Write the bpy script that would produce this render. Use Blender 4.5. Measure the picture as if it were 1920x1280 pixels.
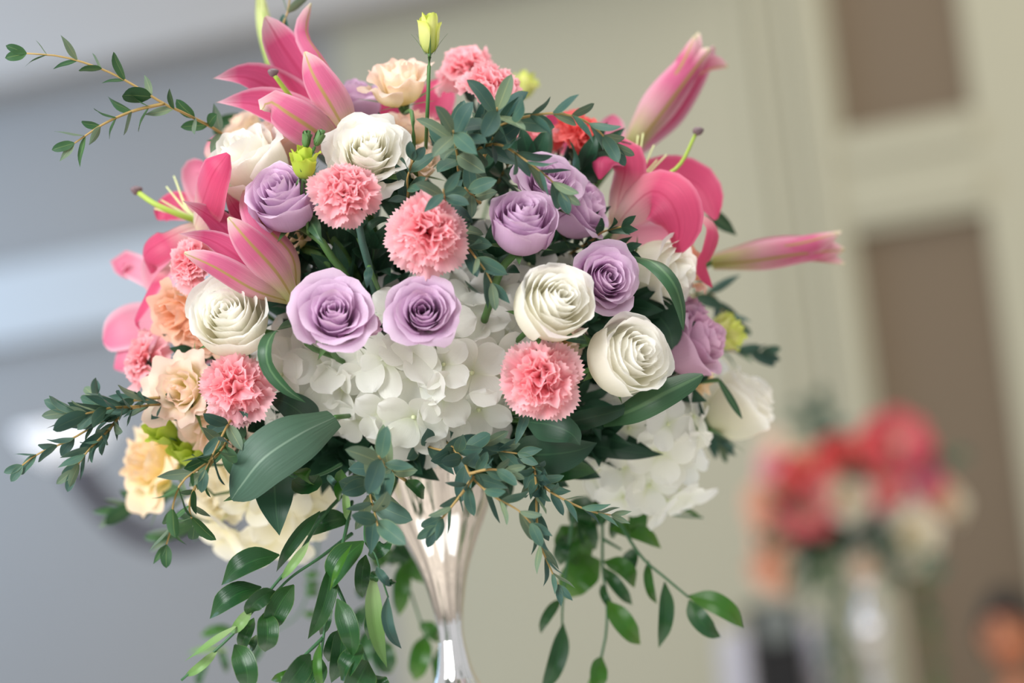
import bpy, math, random
from mathutils import Vector, Matrix, Quaternion, noise

for o in list(bpy.data.objects):
    bpy.data.objects.remove(o)
scene = bpy.context.scene
COL = scene.collection
PI = math.pi
rad = math.radians

# ------------------------------------------------------------------ camera
F = 85.0 / 36.0 * 1920.0
CAM = Vector((0, 0, 1.30))
PITCH, ROLL = rad(6.5), rad(6.3)
FWD = Vector((0, math.cos(PITCH), math.sin(PITCH)))
_u0 = Vector((0, -math.sin(PITCH), math.cos(PITCH)))
_r0 = Vector((1, 0, 0))
RIGHT = _r0 * math.cos(ROLL) - _u0 * math.sin(ROLL)
UP = _r0 * math.sin(ROLL) + _u0 * math.cos(ROLL)
cd = bpy.data.cameras.new('camera')
cam = bpy.data.objects.new('camera', cd)
COL.objects.link(cam)
cam.matrix_world = Matrix(((RIGHT.x, UP.x, -FWD.x, CAM.x), (RIGHT.y, UP.y, -FWD.y, CAM.y), (RIGHT.z, UP.z, -FWD.z, CAM.z), (0, 0, 0, 1)))
cd.lens, cd.sensor_width, cd.sensor_fit = 85, 36, 'HORIZONTAL'
cd.clip_start, cd.clip_end = 0.05, 100
cd.dof.use_dof = True
cd.dof.focus_distance = 2.075
cd.dof.aperture_fstop = 1.9
scene.camera = cam

# ------------------------------------------------------------------ world, lights, exposure
scene.view_settings.view_transform = 'Standard'
scene.view_settings.look = 'None'
scene.view_settings.gamma = 1.0
scene.view_settings.use_curve_mapping = False
scene.view_settings.exposure = 0.1
w = bpy.data.worlds.new('room_light')
scene.world = w
w.use_nodes = True
w.node_tree.nodes['Background'].inputs['Color'].default_value = (0.96, 0.97, 1.0, 1)
w.node_tree.nodes['Background'].inputs['Strength'].default_value = 0.62


def area(name, loc, target, sx, sy, power, color):
    d = bpy.data.lights.new(name, 'AREA')
    d.shape, d.size, d.size_y, d.energy, d.color = 'RECTANGLE', sx, sy, power, color
    o = bpy.data.objects.new(name, d)
    COL.objects.link(o)
    o.location = loc
    o.rotation_euler = (Vector(target) - Vector(loc)).to_track_quat('-Z', 'Y').to_euler()
    return o


area('window_daylight_front', (-2.6, -0.6, 2.9), (0, 2.2, 1.6), 2.4, 2.2, 208, (0.97, 0.985, 1.0))
area('window_daylight_side', (-4.4, 8.2, 2.9), (-1.3, 9.4, 2.2), 2.0, 2.6, 84, (0.40, 0.64, 1.0))
area('ceiling_light_warm', (0.9, 1.9, 4.3), (0.2, 2.3, 1.5), 2.4, 2.4, 70, (1.0, 0.96, 0.9))
area('ceiling_light_far', (1.6, 6.2, 4.6), (1.4, 8.5, 1.6), 2.4, 2.4, 20, (1.0, 0.93, 0.80))


def P(px, py, z):
    """point of the room seen at a pixel of the photograph, z metres into the room"""
    return CAM + (FWD + RIGHT * ((px - 960) / F) - UP * ((py - 640) / F)) * z


def D(x, y, t):
    """direction: right, up, towards the viewer"""
    return (RIGHT * x + UP * y - FWD * t).normalized()


# ------------------------------------------------------------------ helpers
def tag(o, label, cat=None, group=None, kind=None):
    o['label'] = label
    if cat:
        o['category'] = cat
    if group:
        o['group'] = group
    if kind:
        o['kind'] = kind
    return o


def obj(name, me, parent=None, mat=None, matrix=None):
    o = bpy.data.objects.new(name, me)
    COL.objects.link(o)
    if mat is not None and me is not None and not me.materials:
        me.materials.append(mat)
    if parent is not None:
        o.parent = parent
    if matrix is not None:
        if parent is None:
            o.matrix_world = matrix
        else:
            o.matrix_basis = matrix
    return o


def empty(name, label, cat, matrix, group=None):
    o = bpy.data.objects.new(name, None)
    o.empty_display_size = 0.02
    COL.objects.link(o)
    o.matrix_basis = matrix
    return tag(o, label, cat, group)


def mesh(name, verts, faces, uvs=None, mat=None, smooth=True):
    me = bpy.data.meshes.new(name)
    me.from_pydata([tuple(v) for v in verts], [], faces)
    if uvs is not None:
        uv = me.uv_layers.new(name='UVMap')
        flat = []
        for l in me.loops:
            flat.extend(uvs[l.vertex_index])
        uv.data.foreach_set('uv', flat)
    if smooth:
        me.polygons.foreach_set('use_smooth', [True] * len(me.polygons))
    if mat is not None:
        me.materials.append(mat)
    me.update()
    return me


def grid(f, nu, nv):
    """verts, faces, uvs of a patch; f(u in 0..1, v in -1..1)"""
    vs, fs, uv = [], [], []
    for i in range(nu + 1):
        for j in range(nv + 1):
            u, v = i / nu, -1 + 2 * j / nv
            vs.append(f(u, v))
            uv.append((u, (v + 1) / 2))
    m = nv + 1
    for i in range(nu):
        for j in range(nv):
            a = i * m + j
            fs.append((a, a + 1, a + m + 1, a + m))
    return vs, fs, uv


def join(patches):
    vs, fs, uv = [], [], []
    for a, b, c in patches:
        n = len(vs)
        vs.extend(a)
        fs.extend(tuple(i + n for i in q) for q in b)
        uv.extend(c)
    return vs, fs, uv


def curve(keys):
    """smooth profile through (u, w) keys"""
    us, ws = [k[0] for k in keys], [k[1] for k in keys]
    n = len(us)
    ms = []
    for i in range(n):
        a, b = max(0, i - 1), min(n - 1, i + 1)
        ms.append((ws[b] - ws[a]) / (us[b] - us[a]))

    def f(u):
        u = min(max(u, us[0]), us[-1])
        i = 0
        while i < n - 2 and u > us[i + 1]:
            i += 1
        h = us[i + 1] - us[i]
        t = (u - us[i]) / h
        return ((2 * t ** 3 - 3 * t * t + 1) * ws[i] + (t ** 3 - 2 * t * t + t) * h * ms[i]
                + (-2 * t ** 3 + 3 * t * t) * ws[i + 1] + (t ** 3 - t * t) * h * ms[i + 1])
    return f


def spline(pts, n):
    """n+1 points on a Catmull-Rom curve, evenly spaced"""
    pts = [Vector(p) for p in pts]
    if len(pts) == 2:
        return [pts[0].lerp(pts[1], i / n) for i in range(n + 1)]
    ext = [pts[0] * 2 - pts[1]] + pts + [pts[-1] * 2 - pts[-2]]
    dense = []
    for i in range(len(pts) - 1):
        p0, p1, p2, p3 = ext[i:i + 4]
        for k in range(12):
            t = k / 12
            dense.append(0.5 * (2 * p1 + (p2 - p0) * t + (2 * p0 - 5 * p1 + 4 * p2 - p3) * t * t + (3 * p1 - p0 - 3 * p2 + p3) * t ** 3))
    dense.append(pts[-1])
    acc = [0]
    for a, b in zip(dense, dense[1:]):
        acc.append(acc[-1] + (b - a).length)
    out, j = [], 0
    for i in range(n + 1):
        s = acc[-1] * i / n
        while j < len(acc) - 2 and acc[j + 1] < s:
            j += 1
        d = acc[j + 1] - acc[j]
        out.append(dense[j].lerp(dense[j + 1], (s - acc[j]) / d if d > 1e-9 else 0))
    return out


def tube(pts, r0, r1, n=16, seg=6, cap=True):
    c = spline(pts, n)
    vs, fs, uv = [], [], []
    ref = Vector((0.31, 0.2, 0.93))
    for i, p in enumerate(c):
        t = (c[min(i + 1, n)] - c[max(i - 1, 0)]).normalized()
        a = t.cross(ref)
        if a.length < 0.05:
            a = t.cross(Vector((1, 0, 0)))
        a.normalize()
        b = t.cross(a)
        r = r0(i / n) if callable(r0) else r0 + (r1 - r0) * i / n
        for k in range(seg):
            th = 2 * PI * k / seg
            vs.append(p + a * (math.cos(th) * r) + b * (math.sin(th) * r))
            uv.append((i / n, k / seg))
    for i in range(n):
        for k in range(seg):
            k2 = (k + 1) % seg
            fs.append((i * seg + k, i * seg + k2, (i + 1) * seg + k2, (i + 1) * seg + k))
    if cap:
        fs.append(tuple(range(seg))[::-1])
        fs.append(tuple(n * seg + k for k in range(seg)))
    return vs, fs, uv


def lathe(prof, seg=24, flute=None):
    """prof: (r, z) from bottom to top, flute(theta, t) multiplies r"""
    vs, fs, uv = [], [], []
    n = len(prof)
    for i, (r, z) in enumerate(prof):
        for k in range(seg):
            th = 2 * PI * k / seg
            q = r * (flute(th, i / (n - 1)) if flute else 1)
            vs.append((q * math.cos(th), q * math.sin(th), z))
            uv.append((i / (n - 1), k / seg))
    for i in range(n - 1):
        for k in range(seg):
            k2 = (k + 1) % seg
            fs.append((i * seg + k, i * seg + k2, (i + 1) * seg + k2, (i + 1) * seg + k))
    return vs, fs, uv


def box(x0, x1, y0, y1, z0, z1):
    vs = [(x, y, z) for x in (x0, x1) for y in (y0, y1) for z in (z0, z1)]
    fs = [(0, 1, 3, 2), (4, 6, 7, 5), (0, 4, 5, 1), (2, 3, 7, 6), (0, 2, 6, 4), (1, 5, 7, 3)]
    return vs, fs, [(0, 0)] * 8


# ------------------------------------------------------------------ materials
def srgb(r, g, b):
    def c(x):
        x /= 255
        return x / 12.92 if x <= 0.04045 else ((x + 0.055) / 1.055) ** 2.4
    return (c(r), c(g), c(b), 1)


class NT:
    def __init__(s, name):
        s.m = bpy.data.materials.new(name)
        s.m.use_nodes = True
        s.t = s.m.node_tree
        s.t.nodes.clear()

    def n(s, typ, ins=None, **kw):
        nd = s.t.nodes.new(typ)
        for k, v in kw.items():
            setattr(nd, k, v)
        for k, v in (ins or {}).items():
            if hasattr(v, 'is_output'):
                s.t.links.new(v, nd.inputs[k])
            else:
                nd.inputs[k].default_value = v
        return nd

    def math(s, op, a, b=None):
        ins = {0: a}
        if b is not None:
            ins[1] = b
        return s.n('ShaderNodeMath', ins, operation=op).outputs[0]

    def mix(s, f, a, b, blend='MIX'):
        return s.n('ShaderNodeMix', {0: f, 6: a, 7: b}, data_type='RGBA', blend_type=blend).outputs[2]

    def ramp(s, f, stops):
        r = s.n('ShaderNodeValToRGB', {0: f})
        e = r.color_ramp.elements
        while len(e) < len(stops):
            e.new(0.5)
        for q, (p, c) in zip(e, stops):
            q.position, q.color = p, c
        return r.outputs[0]

    def smooth(s, x, a, b):
        return s.n('ShaderNodeMapRange', {0: x, 1: a, 2: b, 3: 0.0, 4: 1.0}, interpolation_type='SMOOTHSTEP').outputs[0]


def petal_mat(name, stops, trans=0.3, rough=0.5, mid=None, edge=None, streak=0.12, var=0.1, hue=None, bump=0.15, spec=0.3, stretch=(2, 26)):
    """petal or leaf: pigment along the blade, midrib and margin tints, some light passing through"""
    t = NT(name)
    uv = t.n('ShaderNodeUVMap').outputs[0]
    sx = t.n('ShaderNodeSeparateXYZ', {0: uv})
    u, v = sx.outputs[0], sx.outputs[1]
    col = t.ramp(u, stops)
    av = t.math('ABSOLUTE', t.math('MULTIPLY_ADD', v, 2.0))
    av.node.inputs[0].links[0].from_node.inputs[2].default_value = -1.0
    mp = t.n('ShaderNodeMapping', {0: uv, 3: (stretch[0], stretch[1], 1)}).outputs[0]
    ns = t.n('ShaderNodeTexNoise', {'Vector': mp, 'Scale': 1.0, 'Detail': 3.0}).outputs[0]
    if edge:
        c, a, b, amt = edge
        col = t.mix(t.math('MULTIPLY', t.smooth(av, a, b), amt), col, c)
    if mid:
        c, wd, amt = mid
        col = t.mix(t.math('MULTIPLY', t.smooth(av, wd, wd * 0.25), amt), col, c)
    rnd = t.n('ShaderNodeObjectInfo').outputs['Random']
    if hue:
        col = t.mix(rnd, col, hue, 'MULTIPLY')
    k = t.math('ADD', 1.0 - streak * 0.5 - var * 0.5, t.math('ADD', t.math('MULTIPLY', ns, streak), t.math('MULTIPLY', rnd, var)))
    col = t.mix(1.0, col, t.n('ShaderNodeCombineXYZ', {0: k, 1: k, 2: k}).outputs[0], 'MULTIPLY')
    bp = t.n('ShaderNodeBump', {'Strength': bump, 'Distance': 0.002, 'Height': ns}).outputs[0]
    pb = t.n('ShaderNodeBsdfPrincipled', {'Base Color': col, 'Roughness': rough, 'Specular IOR Level': spec, 'Normal': bp}).outputs[0]
    if trans > 0:
        tr = t.n('ShaderNodeBsdfTranslucent', {'Color': col, 'Normal': bp}).outputs[0]
        pb = t.n('ShaderNodeMixShader', {0: trans, 1: pb, 2: tr}).outputs[0]
    t.n('ShaderNodeOutputMaterial', {0: pb})
    return t.m


def plain_mat(name, color, rough=0.6, metal=0.0, nscale=8.0, namt=0.12, spec=0.4, bump=0.0):
    t = NT(name)
    tc = t.n('ShaderNodeTexCoord').outputs['Object']
    ns = t.n('ShaderNodeTexNoise', {'Vector': tc, 'Scale': nscale, 'Detail': 4.0}).outputs[0]
    k = t.math('MULTIPLY_ADD', ns, namt)
    k.node.inputs[2].default_value = 1 - namt * 0.5
    col = t.mix(1.0, color, t.n('ShaderNodeCombineXYZ', {0: k, 1: k, 2: k}).outputs[0], 'MULTIPLY')
    ins = {'Base Color': col, 'Roughness': rough, 'Metallic': metal, 'Specular IOR Level': spec}
    if bump:
        ins['Normal'] = t.n('ShaderNodeBump', {'Strength': bump, 'Distance': 0.003, 'Height': ns}).outputs[0]
    t.n('ShaderNodeOutputMaterial', {0: t.n('ShaderNodeBsdfPrincipled', ins).outputs[0]})
    return t.m


S = srgb
M = {}
M['white_rose'] = petal_mat('white_rose_petal', [(0, S(238, 238, 206)), (0.4, S(250, 249, 234)), (0.75, S(252, 250, 240)), (1, S(254, 253, 248))], 0.6, 0.55, streak=0.04, var=0.04)
M['cream_rose'] = petal_mat('cream_rose_petal', [(0, S(236, 222, 160)), (0.4, S(250, 238, 200)), (0.8, S(253, 247, 226)), (1, S(253, 249, 238))], 0.6, 0.55, streak=0.04, var=0.04)
M['blush_rose'] = petal_mat('blush_rose_petal', [(0, S(236, 214, 170)), (0.4, S(250, 230, 208)), (1, S(252, 236, 222))], 0.45, 0.55, streak=0.05, var=0.06)
M['lavender'] = petal_mat('lavender_rose_petal', [(0, S(220, 200, 186)), (0.25, S(214, 178, 206)), (0.7, S(222, 188, 218)), (1, S(234, 208, 230))], 0.42, 0.55, streak=0.06, var=0.1)
M['mauve'] = petal_mat('mauve_rose_petal', [(0, S(204, 168, 160)), (0.3, S(210, 168, 190)), (1, S(226, 188, 212))], 0.42, 0.55, streak=0.08, var=0.1)
M['carnation'] = petal_mat('pink_carnation_petal', [(0, S(244, 136, 142)), (0.45, S(250, 168, 176)), (0.85, S(254, 192, 200)), (1, S(255, 210, 214))], 0.5, 0.65, streak=0.14, var=0.08, stretch=(1.5, 22))
M['coral'] = petal_mat('coral_carnation_petal', [(0, S(226, 80, 78)), (0.6, S(240, 106, 102)), (1, S(246, 132, 128))], 0.45, 0.65, streak=0.14, var=0.1)
M['peach'] = petal_mat('peach_lisianthus_petal', [(0, S(214, 212, 124)), (0.25, S(246, 232, 166)), (0.55, S(254, 242, 214)), (0.85, S(255, 238, 220)), (1, S(254, 226, 210))], 0.5, 0.6, streak=0.05, var=0.05)
M['yellow'] = petal_mat('yellow_lisianthus_petal', [(0, S(212, 212, 104)), (0.3, S(248, 236, 160)), (0.7, S(254, 240, 192)), (1, S(253, 230, 202))], 0.5, 0.6, streak=0.06, var=0.06)
M['apricot'] = petal_mat('apricot_lisianthus_petal', [(0, S(226, 204, 112)), (0.3, S(248, 216, 162)), (0.7, S(250, 212, 178)), (1, S(250, 210, 188))], 0.5, 0.6, streak=0.08, var=0.1)
M['lime'] = petal_mat('lime_bud_petal', [(0, S(160, 186, 96)), (0.4, S(214, 222, 136)), (0.8, S(236, 236, 156)), (1, S(216, 228, 110))], 0.4, 0.5, streak=0.08, var=0.06)
M['lime_deep'] = petal_mat('deep_lime_bud_petal', [(0, S(130, 160, 60)), (0.5, S(186, 206, 80)), (1, S(200, 218, 84))], 0.4, 0.5, streak=0.1, var=0.06)
M['hydrangea'] = petal_mat('white_hydrangea_petal', [(0, S(234, 238, 210)), (0.3, S(250, 250, 240)), (1, S(254, 253, 248))], 0.5, 0.6, streak=0.04, var=0.05, hue=(0.97, 0.98, 0.99, 1))
M['hydrangea_cream'] = petal_mat('cream_hydrangea_petal', [(0, S(238, 230, 186)), (0.35, S(252, 246, 220)), (1, S(254, 251, 240))], 0.5, 0.6, streak=0.04, var=0.05)
M['lily_in'] = petal_mat('pink_lily_inner', [(0, S(219, 189, 180)), (0.12, S(223, 143, 171)), (0.4, S(210, 84, 127)), (0.8, S(212, 91, 135)), (0.97, S(229, 189, 200)), (1, S(223, 200, 182))], 0.35, 0.5, mid=(S(192, 57, 100), 0.12, 0.5), edge=(S(232, 182, 202), 0.74, 1.0, 0.8), streak=0.6, var=0.06, stretch=(3, 34))
M['lily_out'] = petal_mat('pink_lily_outer', [(0, S(186, 192, 112)), (0.15, S(204, 196, 146)), (0.36, S(214, 162, 168)), (0.6, S(208, 108, 144)), (0.8, S(208, 104, 142)), (0.95, S(224, 182, 184)), (1, S(214, 214, 176))], 0.35, 0.5, mid=(S(172, 156, 76), 0.14, 0.8), edge=(S(230, 180, 196), 0.7, 1.0, 0.6), streak=0.45, var=0.06, stretch=(3, 30))
M['lily_hot'] = petal_mat('hot_pink_lily_petal', [(0, S(232, 218, 186)), (0.2, S(230, 188, 186)), (0.46, S(214, 84, 122)), (1, S(210, 74, 116))], 0.35, 0.45, mid=(S(190, 50, 90), 0.07, 0.45), edge=(S(230, 142, 168), 0.8, 1.0, 0.5), streak=0.32, var=0.08, stretch=(3, 34))
M['lily_coral'] = petal_mat('coral_lily_petal', [(0, S(232, 218, 186)), (0.2, S(230, 160, 150)), (0.5, S(214, 92, 98)), (1, S(210, 84, 96))], 0.35, 0.45, streak=0.3, var=0.1, stretch=(3, 34))
M['lily_pale'] = petal_mat('pale_pink_lily_petal', [(0, S(228, 201, 184)), (0.3, S(232, 162, 180)), (1, S(224, 113, 149))], 0.38, 0.5, edge=(S(238, 194, 208), 0.6, 1.0, 0.8), streak=0.3, var=0.08, stretch=(3, 30))
M['lily_bud_green'] = petal_mat('green_lily_bud', [(0, S(160, 190, 100)), (0.5, S(206, 220, 146)), (1, S(216, 222, 156))], 0.25, 0.5, mid=(S(160, 190, 90), 0.2, 0.6), streak=0.15, var=0.05)
M['euc'] = petal_mat('eucalyptus_leaf', [(0, S(78, 110, 94)), (0.5, S(58, 94, 86)), (1, S(64, 98, 90))], 0.16, 0.52, mid=(S(120, 142, 108), 0.05, 0.35), edge=(S(140, 160, 110), 0.93, 1.0, 0.6), streak=0.12, var=0.4, hue=(1.15, 1.02, 0.86, 1), spec=0.35)
M['euc_light'] = petal_mat('eucalyptus_leaf_underside', [(0, S(116, 134, 108)), (1, S(96, 120, 104))], 0.2, 0.6, mid=(S(160, 170, 126), 0.07, 0.6), streak=0.12, var=0.3, hue=(1.05, 1.0, 0.86, 1), spec=0.25)
M['euc_fresh'] = petal_mat('fresh_eucalyptus_leaf', [(0, S(62, 102, 62)), (1, S(46, 86, 56))], 0.22, 0.5, mid=(S(120, 150, 90), 0.07, 0.6), streak=0.12, var=0.4, hue=(1.3, 1.1, 1.0, 1))
M['ruscus'] = petal_mat('ruscus_leaf', [(0, S(44, 86, 40)), (0.5, S(28, 74, 38)), (1, S(42, 90, 42))], 0.2, 0.28, mid=(S(60, 120, 60), 0.05, 0.4), edge=(S(110, 150, 80), 0.94, 1.0, 0.5), streak=0.3, var=0.3, hue=(1.3, 1.05, 0.9, 1), spec=0.5, bump=0.25, stretch=(1, 20))
M['ruscus_pale'] = petal_mat('ruscus_leaf_underside', [(0, S(160, 184, 130)), (0.5, S(120, 158, 90)), (1, S(96, 140, 74))], 0.25, 0.4, streak=0.25, var=0.15, spec=0.4, stretch=(1, 20))
M['ruscus_bright'] = petal_mat('ruscus_leaf_bright', [(0, S(62, 110, 38)), (0.5, S(52, 106, 34)), (1, S(82, 124, 48))], 0.3, 0.3, streak=0.25, var=0.3, hue=(1.1, 0.95, 0.8, 1), spec=0.45, stretch=(1, 20))
M['lily_leaf'] = petal_mat('broad_green_leaf', [(0, S(74, 106, 80)), (0.5, S(72, 100, 82)), (1, S(66, 98, 82))], 0.12, 0.5, mid=(S(136, 160, 138), 0.06, 0.5), streak=0.6, var=0.1, spec=0.4, bump=0.4, stretch=(1, 12))
M['dark_leaf'] = petal_mat('dark_green_leaf', [(0, S(40, 72, 50)), (1, S(38, 74, 54))], 0.1, 0.42, mid=(S(70, 110, 76), 0.07, 0.4), streak=0.25, var=0.35, spec=0.4, stretch=(1, 14))
M['strap_leaf'] = petal_mat('strap_green_leaf', [(0, S(58, 94, 60)), (1, S(46, 84, 54))], 0.15, 0.4, mid=(S(104, 140, 96), 0.2, 0.5), streak=0.3, var=0.1, spec=0.45, stretch=(1, 14))
M['stem'] = plain_mat('flower_stem', S(74, 112, 58), 0.5, namt=0.3, nscale=60)
M['stem_blue'] = plain_mat('carnation_stem', S(70, 104, 92), 0.55, namt=0.3, nscale=60)
M['twig'] = plain_mat('eucalyptus_twig', S(168, 140, 84), 0.6, namt=0.35, nscale=90)
M['twig_green'] = plain_mat('ruscus_stem', S(60, 104, 66), 0.45, namt=0.3, nscale=60)
M['sepal'] = plain_mat('green_sepal', S(88, 124, 72), 0.5, namt=0.3, nscale=60)
M['filament'] = plain_mat('lily_filament', S(214, 220, 160), 0.5, namt=0.15, nscale=60)
M['pistil'] = plain_mat('lily_pistil', S(160, 184, 74), 0.45, namt=0.15, nscale=60)
M['stigma'] = plain_mat('lily_stigma', S(116, 96, 100), 0.45, namt=0.3, nscale=120)
M['foam'] = plain_mat('floral_foam', S(34, 56, 36), 0.9, namt=0.4, nscale=40)
M['bead'] = plain_mat('floret_centre', S(216, 224, 180), 0.5, namt=0.2, nscale=80)
M['silver'] = plain_mat('polished_silver', (0.90, 0.88, 0.86, 1), 0.06, 1.0, namt=0.06, nscale=6)

# ------------------------------------------------------------------ the hall
WA = rad(22)
WS = Vector((math.cos(WA), -math.sin(WA), 0))       # along the back wall, to the right
WN = Vector((-math.sin(WA), -math.cos(WA), 0))      # out of the back wall
W0 = Vector((0, 9.0, 0))
MW = Matrix(((WS.x, WN.x, 0, W0.x), (WS.y, WN.y, 0, W0.y), (0, 0, 1, 0), (0, 0, 0, 1)))


def wall_hit(px, py):
    d = FWD + RIGHT * ((px - 960) / F) - UP * ((py - 640) / F)
    t = (W0 - CAM).dot(WN) / d.dot(WN)
    x = CAM + d * t
    return (x - W0).dot(WS), x.z


def ws(px, py):
    return wall_hit(px, py)[0]


def wh(px, py):
    return wall_hit(px, py)[1]


M['paint_cream'] = plain_mat('cream_wall_paint', S(184, 179, 154), 0.7, nscale=2.0, namt=0.04)
M['paint_grey'] = plain_mat('pale_grey_wall_paint', S(152, 149, 144), 0.7, nscale=2.0, namt=0.04)
M['paint_white'] = plain_mat('white_trim_paint', S(192, 194, 192), 0.6, nscale=2.0, namt=0.04)
M['paint_soffit'] = plain_mat('grey_beige_soffit_paint', S(180, 175, 168), 0.7, nscale=2.0, namt=0.04)
M['panel'] = plain_mat('brown_fabric_panel', S(124, 108, 88), 0.85, nscale=30.0, namt=0.08)
M['carpet'] = plain_mat('patterned_beige_carpet', S(186, 174, 160), 0.95, nscale=2.5, namt=1.3)
M['cloth'] = plain_mat('white_tablecloth', S(236, 234, 228), 0.8, nscale=12, namt=0.05)


def wbox(name, s0, s1, h0, h1, d0, d1, mat, label=None, parent=None):
    me = mesh(name, *box(s0, s1, d0, d1, h0, h1)[:2], mat=mat, smooth=False)
    if parent is not None:
        return obj(name, me, parent)
    o = obj(name, me, matrix=MW)
    return tag(o, label, kind='structure')


sB = ws(690, 700)
wall_c = wbox('wall_back', sB, 6.5, 0, 4.8, -0.12, 0, M['paint_cream'], 'plain cream back wall with tall brown panels at the right')
wall_g = wbox('wall_left', -9.0, sB, 0, 4.8, -0.12, 0, M['paint_grey'], 'pale grey bay of the back wall, bluish in daylight')
# brown inset panels and the cream frame round them
pL, pR = ws(1565, 120), ws(1820, 120)
uB, lT = wh(1705, 233), wh(1740, 418)
lB = wh(1760, 1500)
uT = uB + 1.1
lL, lR = ws(1628, 560), ws(1880, 560)
pL, pR = (pL + lL) / 2, (pR + lR) / 2
wbox('panel', pL - .03, pR + .03, uB - .03, uT, 0.0, 0.012, M['panel'], parent=wall_c)
wbox('panel', pL - .03, pR + .03, lB, lT + .03, 0.0, 0.012, M['panel'], parent=wall_c)
sl = ws(1515, 300)
frame = wbox('trim_1', sl, pL, 0, 4.8, 0, 0.07, M['paint_cream'], 'cream upright between plain wall and brown panels')
wbox('trim_2', pR, 6.5, 0, 4.8, 0, 0.07, M['paint_cream'], 'cream upright right of the brown panels')
mid = wbox('trim_3', pL, pR, lT, uB, 0, 0.07, M['paint_cream'], 'cream cross rail between upper and lower brown panels')
rh = (uB - lT)
wbox('moulding', pL, pR, lT + rh * .12, lT + rh * .38, 0.07, 0.095, M['paint_cream'], parent=mid)
wbox('moulding', pL, pR, lT + rh * .68, lT + rh * .9, 0.07, 0.095, M['paint_cream'], parent=mid)
wbox('moulding', ws(1540, 300), ws(1568, 300), 0, 4.8, 0.07, 0.09, M['paint_cream'], parent=frame)
wbox('trim_4', ws(1418, 300), ws(1446, 300), 0, 4.8, 0, 0.03, M['paint_cream'], 'narrow cream batten left of the panel frame')
wbox('trim_5', ws(1462, 300), ws(1502, 300), 0, 4.8, 0, 0.05, M['paint_cream'], 'wider cream batten beside the panel frame')
# soffit over the wall and the white ledge in the grey bay
so = (wh(0, 190) + wh(700, 55)) / 2
wbox('trim_6', -9.0, ws(1420, 60), so, 4.8, 0, 0.32, M['paint_soffit'], 'deep grey soffit along the top of the wall')
wbox('trim_7', -9.0, ws(600, 560), wh(100, 636), wh(100, 492), 0, 0.10, M['paint_white'], 'white ledge band across the pale grey bay')
fl = mesh('floor', [(-9, -3, 0), (7, -3, 0), (7, 13.5, 0), (-9, 13.5, 0)], [(0, 1, 2, 3)], mat=M['carpet'], smooth=False)
tag(obj('floor', fl), 'beige carpet of the hall', kind='structure')

# wall sconce low in the grey bay
zS = 7.2
sc = empty('wall_sconce', 'white glass sconce with dark curved arm on grey wall', 'sconce', Matrix.Translation(P(160, 900, zS)))
M['sconce_glass'] = plain_mat('white_sconce_glass', S(246, 249, 255), 0.35, nscale=4, namt=0.03)
_b = [n for n in M['sconce_glass'].node_tree.nodes if n.type == 'BSDF_PRINCIPLED'][0]
_b.inputs['Emission Color'].default_value = (0.85, 0.92, 1.0, 1)
_b.inputs['Emission Strength'].default_value = 0.45
M['sconce_arm'] = plain_mat('dark_bronze', S(58, 54, 66), 0.45, 0.3, nscale=20, namt=0.2)
o0 = P(160, 900, zS)
prof = [(0.012, -0.055), (0.06, -0.05), (0.105, -0.02), (0.14, 0.03), (0.15, 0.055), (0.145, 0.055), (0.1, -0.012), (0.055, -0.04), (0.0, -0.045)]
bowl = obj('shade', mesh('shade', *lathe(prof, 28)[:2], mat=M['sconce_glass']), sc)
bowl.location = P(125, 835, zS) - o0
arm = [P(x, y, zS) - o0 for x, y in ((130, 862), (180, 930), (255, 1000), (350, 1012), (420, 985))] + [P(440, 960, 8.6) - o0]
obj('arm', mesh('arm', *tube(arm, lambda u: 0.04 - 0.03 * u, 0, 24, 10)[:2], mat=M['sconce_arm']), sc)

# ------------------------------------------------------------------ vase, foam and tables
MPX = 2.26 / F
axis0 = P(846, 1190, 2.26)                 # the vase's narrowest point
VZ = axis0.z


def vase_profile():
    k = MPX
    pts = [(0.0, 0.75), (0.085, 0.75), (0.087, 0.757), (0.07, 0.768), (0.03, 0.79), (0.016, 0.83), (0.013, 0.88), (0.016, 0.93)]
    pts += [(0.022, VZ - 0.18), (0.034, VZ - 0.145), (0.040, VZ - 0.11), (0.034, VZ - 0.078), (0.024, VZ - 0.052), (0.0165, VZ - 0.035), (0.0125, VZ - 0.012), (0.0112, VZ)]
    for dy, hw in ((30, 25), (60, 30), (110, 41), (150, 55), (188, 72), (225, 89), (260, 102), (290, 112), (312, 119), (322, 123), (326, 125), (328, 123), (322, 118)):
        pts.append((hw * k, VZ + dy * k))
    z = VZ + 300 * k
    pts += [(0.045, VZ + 270 * k), (0.02, VZ + 150 * k), (0.005, VZ + 60 * k)]
    # resample smoothly
    c = spline([Vector((r, 0, zz)) for r, zz in pts], 110)
    return [(max(p.x, 0.0), p.z) for p in c]


def flute(th, t):
    return 1 + 0.03 * math.cos(12 * th) * (1 if 0.12 < t < 0.86 else 0)


vase_me = mesh('vase_body', *lathe([(r, z - 0.75) for r, z in vase_profile()], 84, flute)[:2], mat=M['silver'])
ring_me = mesh('rim', *lathe([(125 * MPX + 0.0022 * math.cos(a), VZ - 0.75 + 326 * MPX + 0.0022 * math.sin(a)) for a in [i * PI / 5 for i in range(11)]], 64)[:2], mat=M['silver'])


def make_vase(x, y, label):
    e = empty('trumpet_vase', label, 'vase', Matrix.Translation((x, y, 0.75)))
    obj('vase_body', vase_me, e)
    obj('rim', ring_me, e)
    return e


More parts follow.
